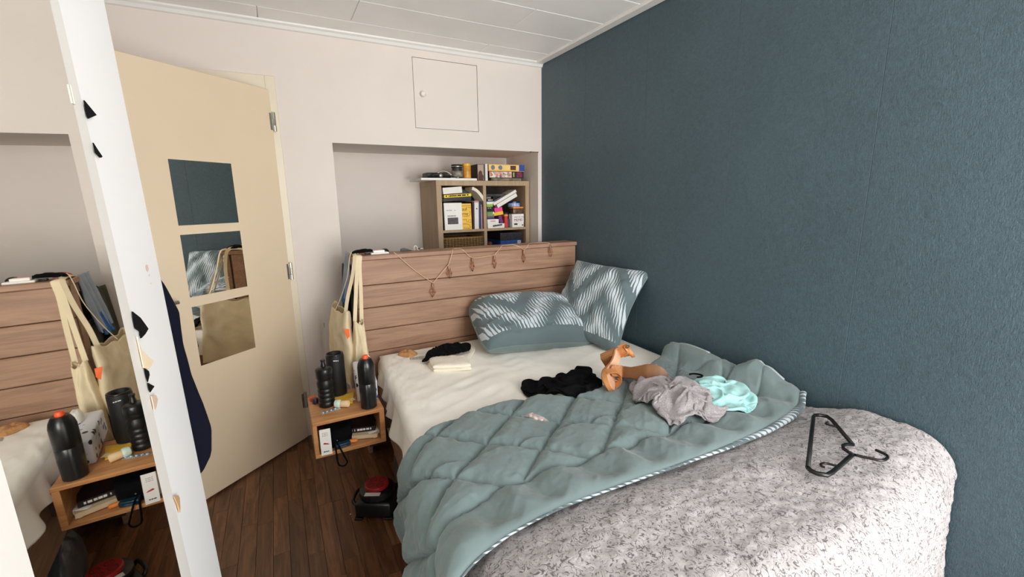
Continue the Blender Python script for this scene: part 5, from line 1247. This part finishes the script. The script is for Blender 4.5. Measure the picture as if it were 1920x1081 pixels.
gc_.p('barcode_label', B((.058, -.1324, .006), (.086, -.1318, .031)), PAPER); bars('barcode', [(0, .002), (.004, .001), (.007, .003), (.012, .001), (.016, .002)], .014, ROT((.063, -.1325, .012), 90), INK, gc_.o)
gd_ = carton('game_box', 'large black box under the blue one in the lower right cube', (-.30, BY0+.016, LZ), (-.10, BY0+.29, LZ+.2145), mat('black_box', None))
# ---- on top of the bookcase
TZb = BZ+.0005
wbd = one('white_board', B((-.905, BY0+.004, TZb), (-.482, BY0+.30, TZb+.016), .002), PAPER, 'white board lying on the bookcase and overhanging its left side', 'board')
J = TZb+.0165
jr = Thing('storage_jar', 'dark glass jar with a black lid on the bookcase', 'jar', (-.600, BY0+.10, J))
jr.p('glass', lathe(BM(), [(0, 0), (.036, 0), (.040, .004), (.040, .070), (.038, .078), (0, .078)], 32), mat('dark_jar_glass', lin(54, 52, 48), .12, .6, 30), True, auto=40)
jr.p('label_band', lathe(BM(), [(.0405, .012), (.0408, .012), (.0408, .055), (.0405, .055)], 32), mat('jar_label', lin(140, 134, 122), .5, .7, 40), True)
jrl = jr.p('lid', lathe(BM(), [(.0415, .078), (.0425, .080), (.0425, .098), (.040, .101), (0, .101)], 32), BLACKS, True, auto=40)
jr.p('lid_ring', lathe(BM(), [(.0425, .084), (.0432, .085), (.0432, .089), (.0425, .090)], 32), STEEL, True, parent=jrl)
yc = Thing('yellow_can', 'yellow and brown printed can beside the dark jar', 'can', (-.527, BY0+.085, J))
yc.p('can', lathe(BM(), [(0, 0), (.029, 0), (.030, .003), (.030, .100), (.028, .103), (0, .103)], 28), mat('amber_can_print', lin(220, 158, 60), .35, .3, 22), True, auto=40)
yc.p('cap', lathe(BM(), [(.0305, .092), (.031, .094), (.031, .108), (.028, .110), (0, .110)], 28), mat('yellow_cap', lin(238, 186, 52), .4, .05), True, auto=40)
bb_ = book('photo_book', 'book with a dark portrait on pale ground standing right of the yellow can', (-.448, BY0+.012, TZb), (.052, .13, .118), (0, 0, 0), mat('dark_spine', lin(40, 30, 30), .5, .1))
bb_.p('cover_picture', B((-.024, -.0012, .004), (.024, -.0002, .115)), mat('portrait_backdrop', lin(176, 156, 134), .5, .15)); bb_.p('portrait', prism(BM(), [(-.022, .004), (.018, .004), (.024, .03), (.012, .05), (.010, .066), (-.004, .074), (-.016, .064), (-.022, .04)], .001, ROT((0, -.0014, 0), 90)), mat('portrait_dark', lin(84, 42, 28), .5, .5, 50))
book('white_spine_book', 'tall white spined book standing beside the stacked board games', (-.402, BY0+.010, TZb), (.022, .15, .122), (0, 0, 0), mat('white_spine', None))
gA = carton('board_game', 'lowest pale board game under the stack on the bookcase', (-.365, BY0+.012, TZb), (-.105, BY0+.25, TZb+.021), mat('olive_print', lin(120, 112, 92), .5, .6, 30))
gB = carton('board_game', 'middle board game with a red and white busy print in the bookcase stack', (-.382, BY0+.008, TZb+.0215), (-.085, BY0+.27, TZb+.070), mat('dark_board', lin(40, 26, 34), .5, .2))
def busy():
    t = NT('busy_print'); vo = t.n('ShaderNodeTexVoronoi', i_Scale=60.0); t.l(t.coord(), vo.inputs['Vector']); sp = t.n('ShaderNodeSeparateColor'); t.l(vo.outputs['Color'], sp.inputs[0])
    t.l(t.ramp(sp.outputs[0], [(0, lin(196, 52, 58)), (.25, lin(226, 196, 180)), (.45, lin(206, 120, 70)), (.65, lin(90, 96, 130)), (.85, lin(232, 220, 200))]), t.b.inputs['Base Color']); t.b.inputs['Roughness'].default_value = .5; return t.m
gB.p('front_print', B((-.146, -.1318, .003), (.044, -.1308, .046)), busy())
gB.p('green_stripe', B((.056, -.1318, .008), (.066, -.1308, .042)), mat('lime_print', lin(176, 196, 110), .5, .1)); gB.p('magenta_picture', B((.088, -.1318, .006), (.134, -.1308, .044)), mat('magenta_print', lin(120, 40, 70), .5, .5, 60))
gC = carton('board_game', 'top yellow board game with round emblems and a blue corner in the bookcase stack', (-.384, BY0+.006, TZb+.0705), (-.080, BY0+.27, TZb+.120), mat('yellow_game', lin(238, 190, 84), .5, .06))
gC.p('blue_corner', B((.106, -.1330, .002), (.1525, -.1318, .0495)), mat('royal_blue_print', lin(40, 72, 160), .5, .05)); gC.p('white_patch', B((-.150, -.1328, .008), (.104, -.1320, .046)), mat('pale_yellow_print', lin(242, 206, 130), .5, .1))
for x_, m_ in ((-.118, mat('grey_blue_emblem', lin(110, 120, 140), .5, .6, 90)), (-.056, mat('grey_blue_emblem', None))):
    e_ = lathe(BM(), [(0, .0006), (.017, .0006), (.017, 0)], 20, ROT((x_, -.1328, .026), 90)); gC.p('emblem', e_, m_)
gC.p('picture', B((.030, -.1336, .010), (.078, -.1328, .042)), mat('brown_picture', lin(88, 60, 40), .5, .6, 60))
# clutter at the left of the board
garment('black_pile', 'black camera strap heap on the white board over the bookcase', 'strap', [(-.80, BY0+.05), (-.68, BY0+.03), (-.655, BY0+.1), (-.66, BY0+.2), (-.80, BY0+.2)], BLACKM, .030, 101, [], .02, 20, basef=lambda X, Y: J+0*np.asarray(X, float))
one('black_case', B((-.815, BY0+.15, J), (-.655, BY0+.27, J+.045), .006, 2), BLACKM, 'flat black case at the back of the white board', 'case')
one('silver_bracelet', tube(BM(), catmull([(-.775, BY0+.03, J+.036), (-.74, BY0+.03, J+.048), (-.70, BY0+.03, J+.042), (-.67, BY0+.03, J+.022)], 6), .005, 8), STEEL, 'silver metal bow lying over the black heap', 'bow', smooth=True)
one('round_medal', lathe(BM(), [(0, .004), (.014, .004), (.015, 0), (.010, 0)], 20, ROT((-.752, BY0+.025, J+.018), 90)), STEEL, 'round silver disc in front of the black heap', 'disc', smooth=True)
one('pink_paper', prism(BM(), [(-.06, -.01), (.06, -.02), (.07, .02), (-.04, .03)], .003, ROT((-.70, BY0+.045, J+.001), 0, 0, 5)), mat('pale_pink_paper', lin(236, 208, 204), .6, .05), 'pale pink paper sheet at the front of the white board', 'paper')
one('grey_paper', prism(BM(), [(-.05, -.03), (.05, -.02), (.04, .05), (-.05, .04)], .002, ROT((-.850, BY0+.10, J), 0, 0, -12)), mat('grey_paper_sheet', lin(168, 160, 150), .6, .06), 'grey paper on the overhanging end of the white board', 'paper')
one('black_pen', lathe(BM(), [(0, -.07), (.005, -.065), (.005, .065), (0, .07)], 10, ROT((-.825, BY0+.06, J+.008), 0, 82, 12)), BLACKM, 'black pen lying across the grey paper', 'pen', smooth=True)
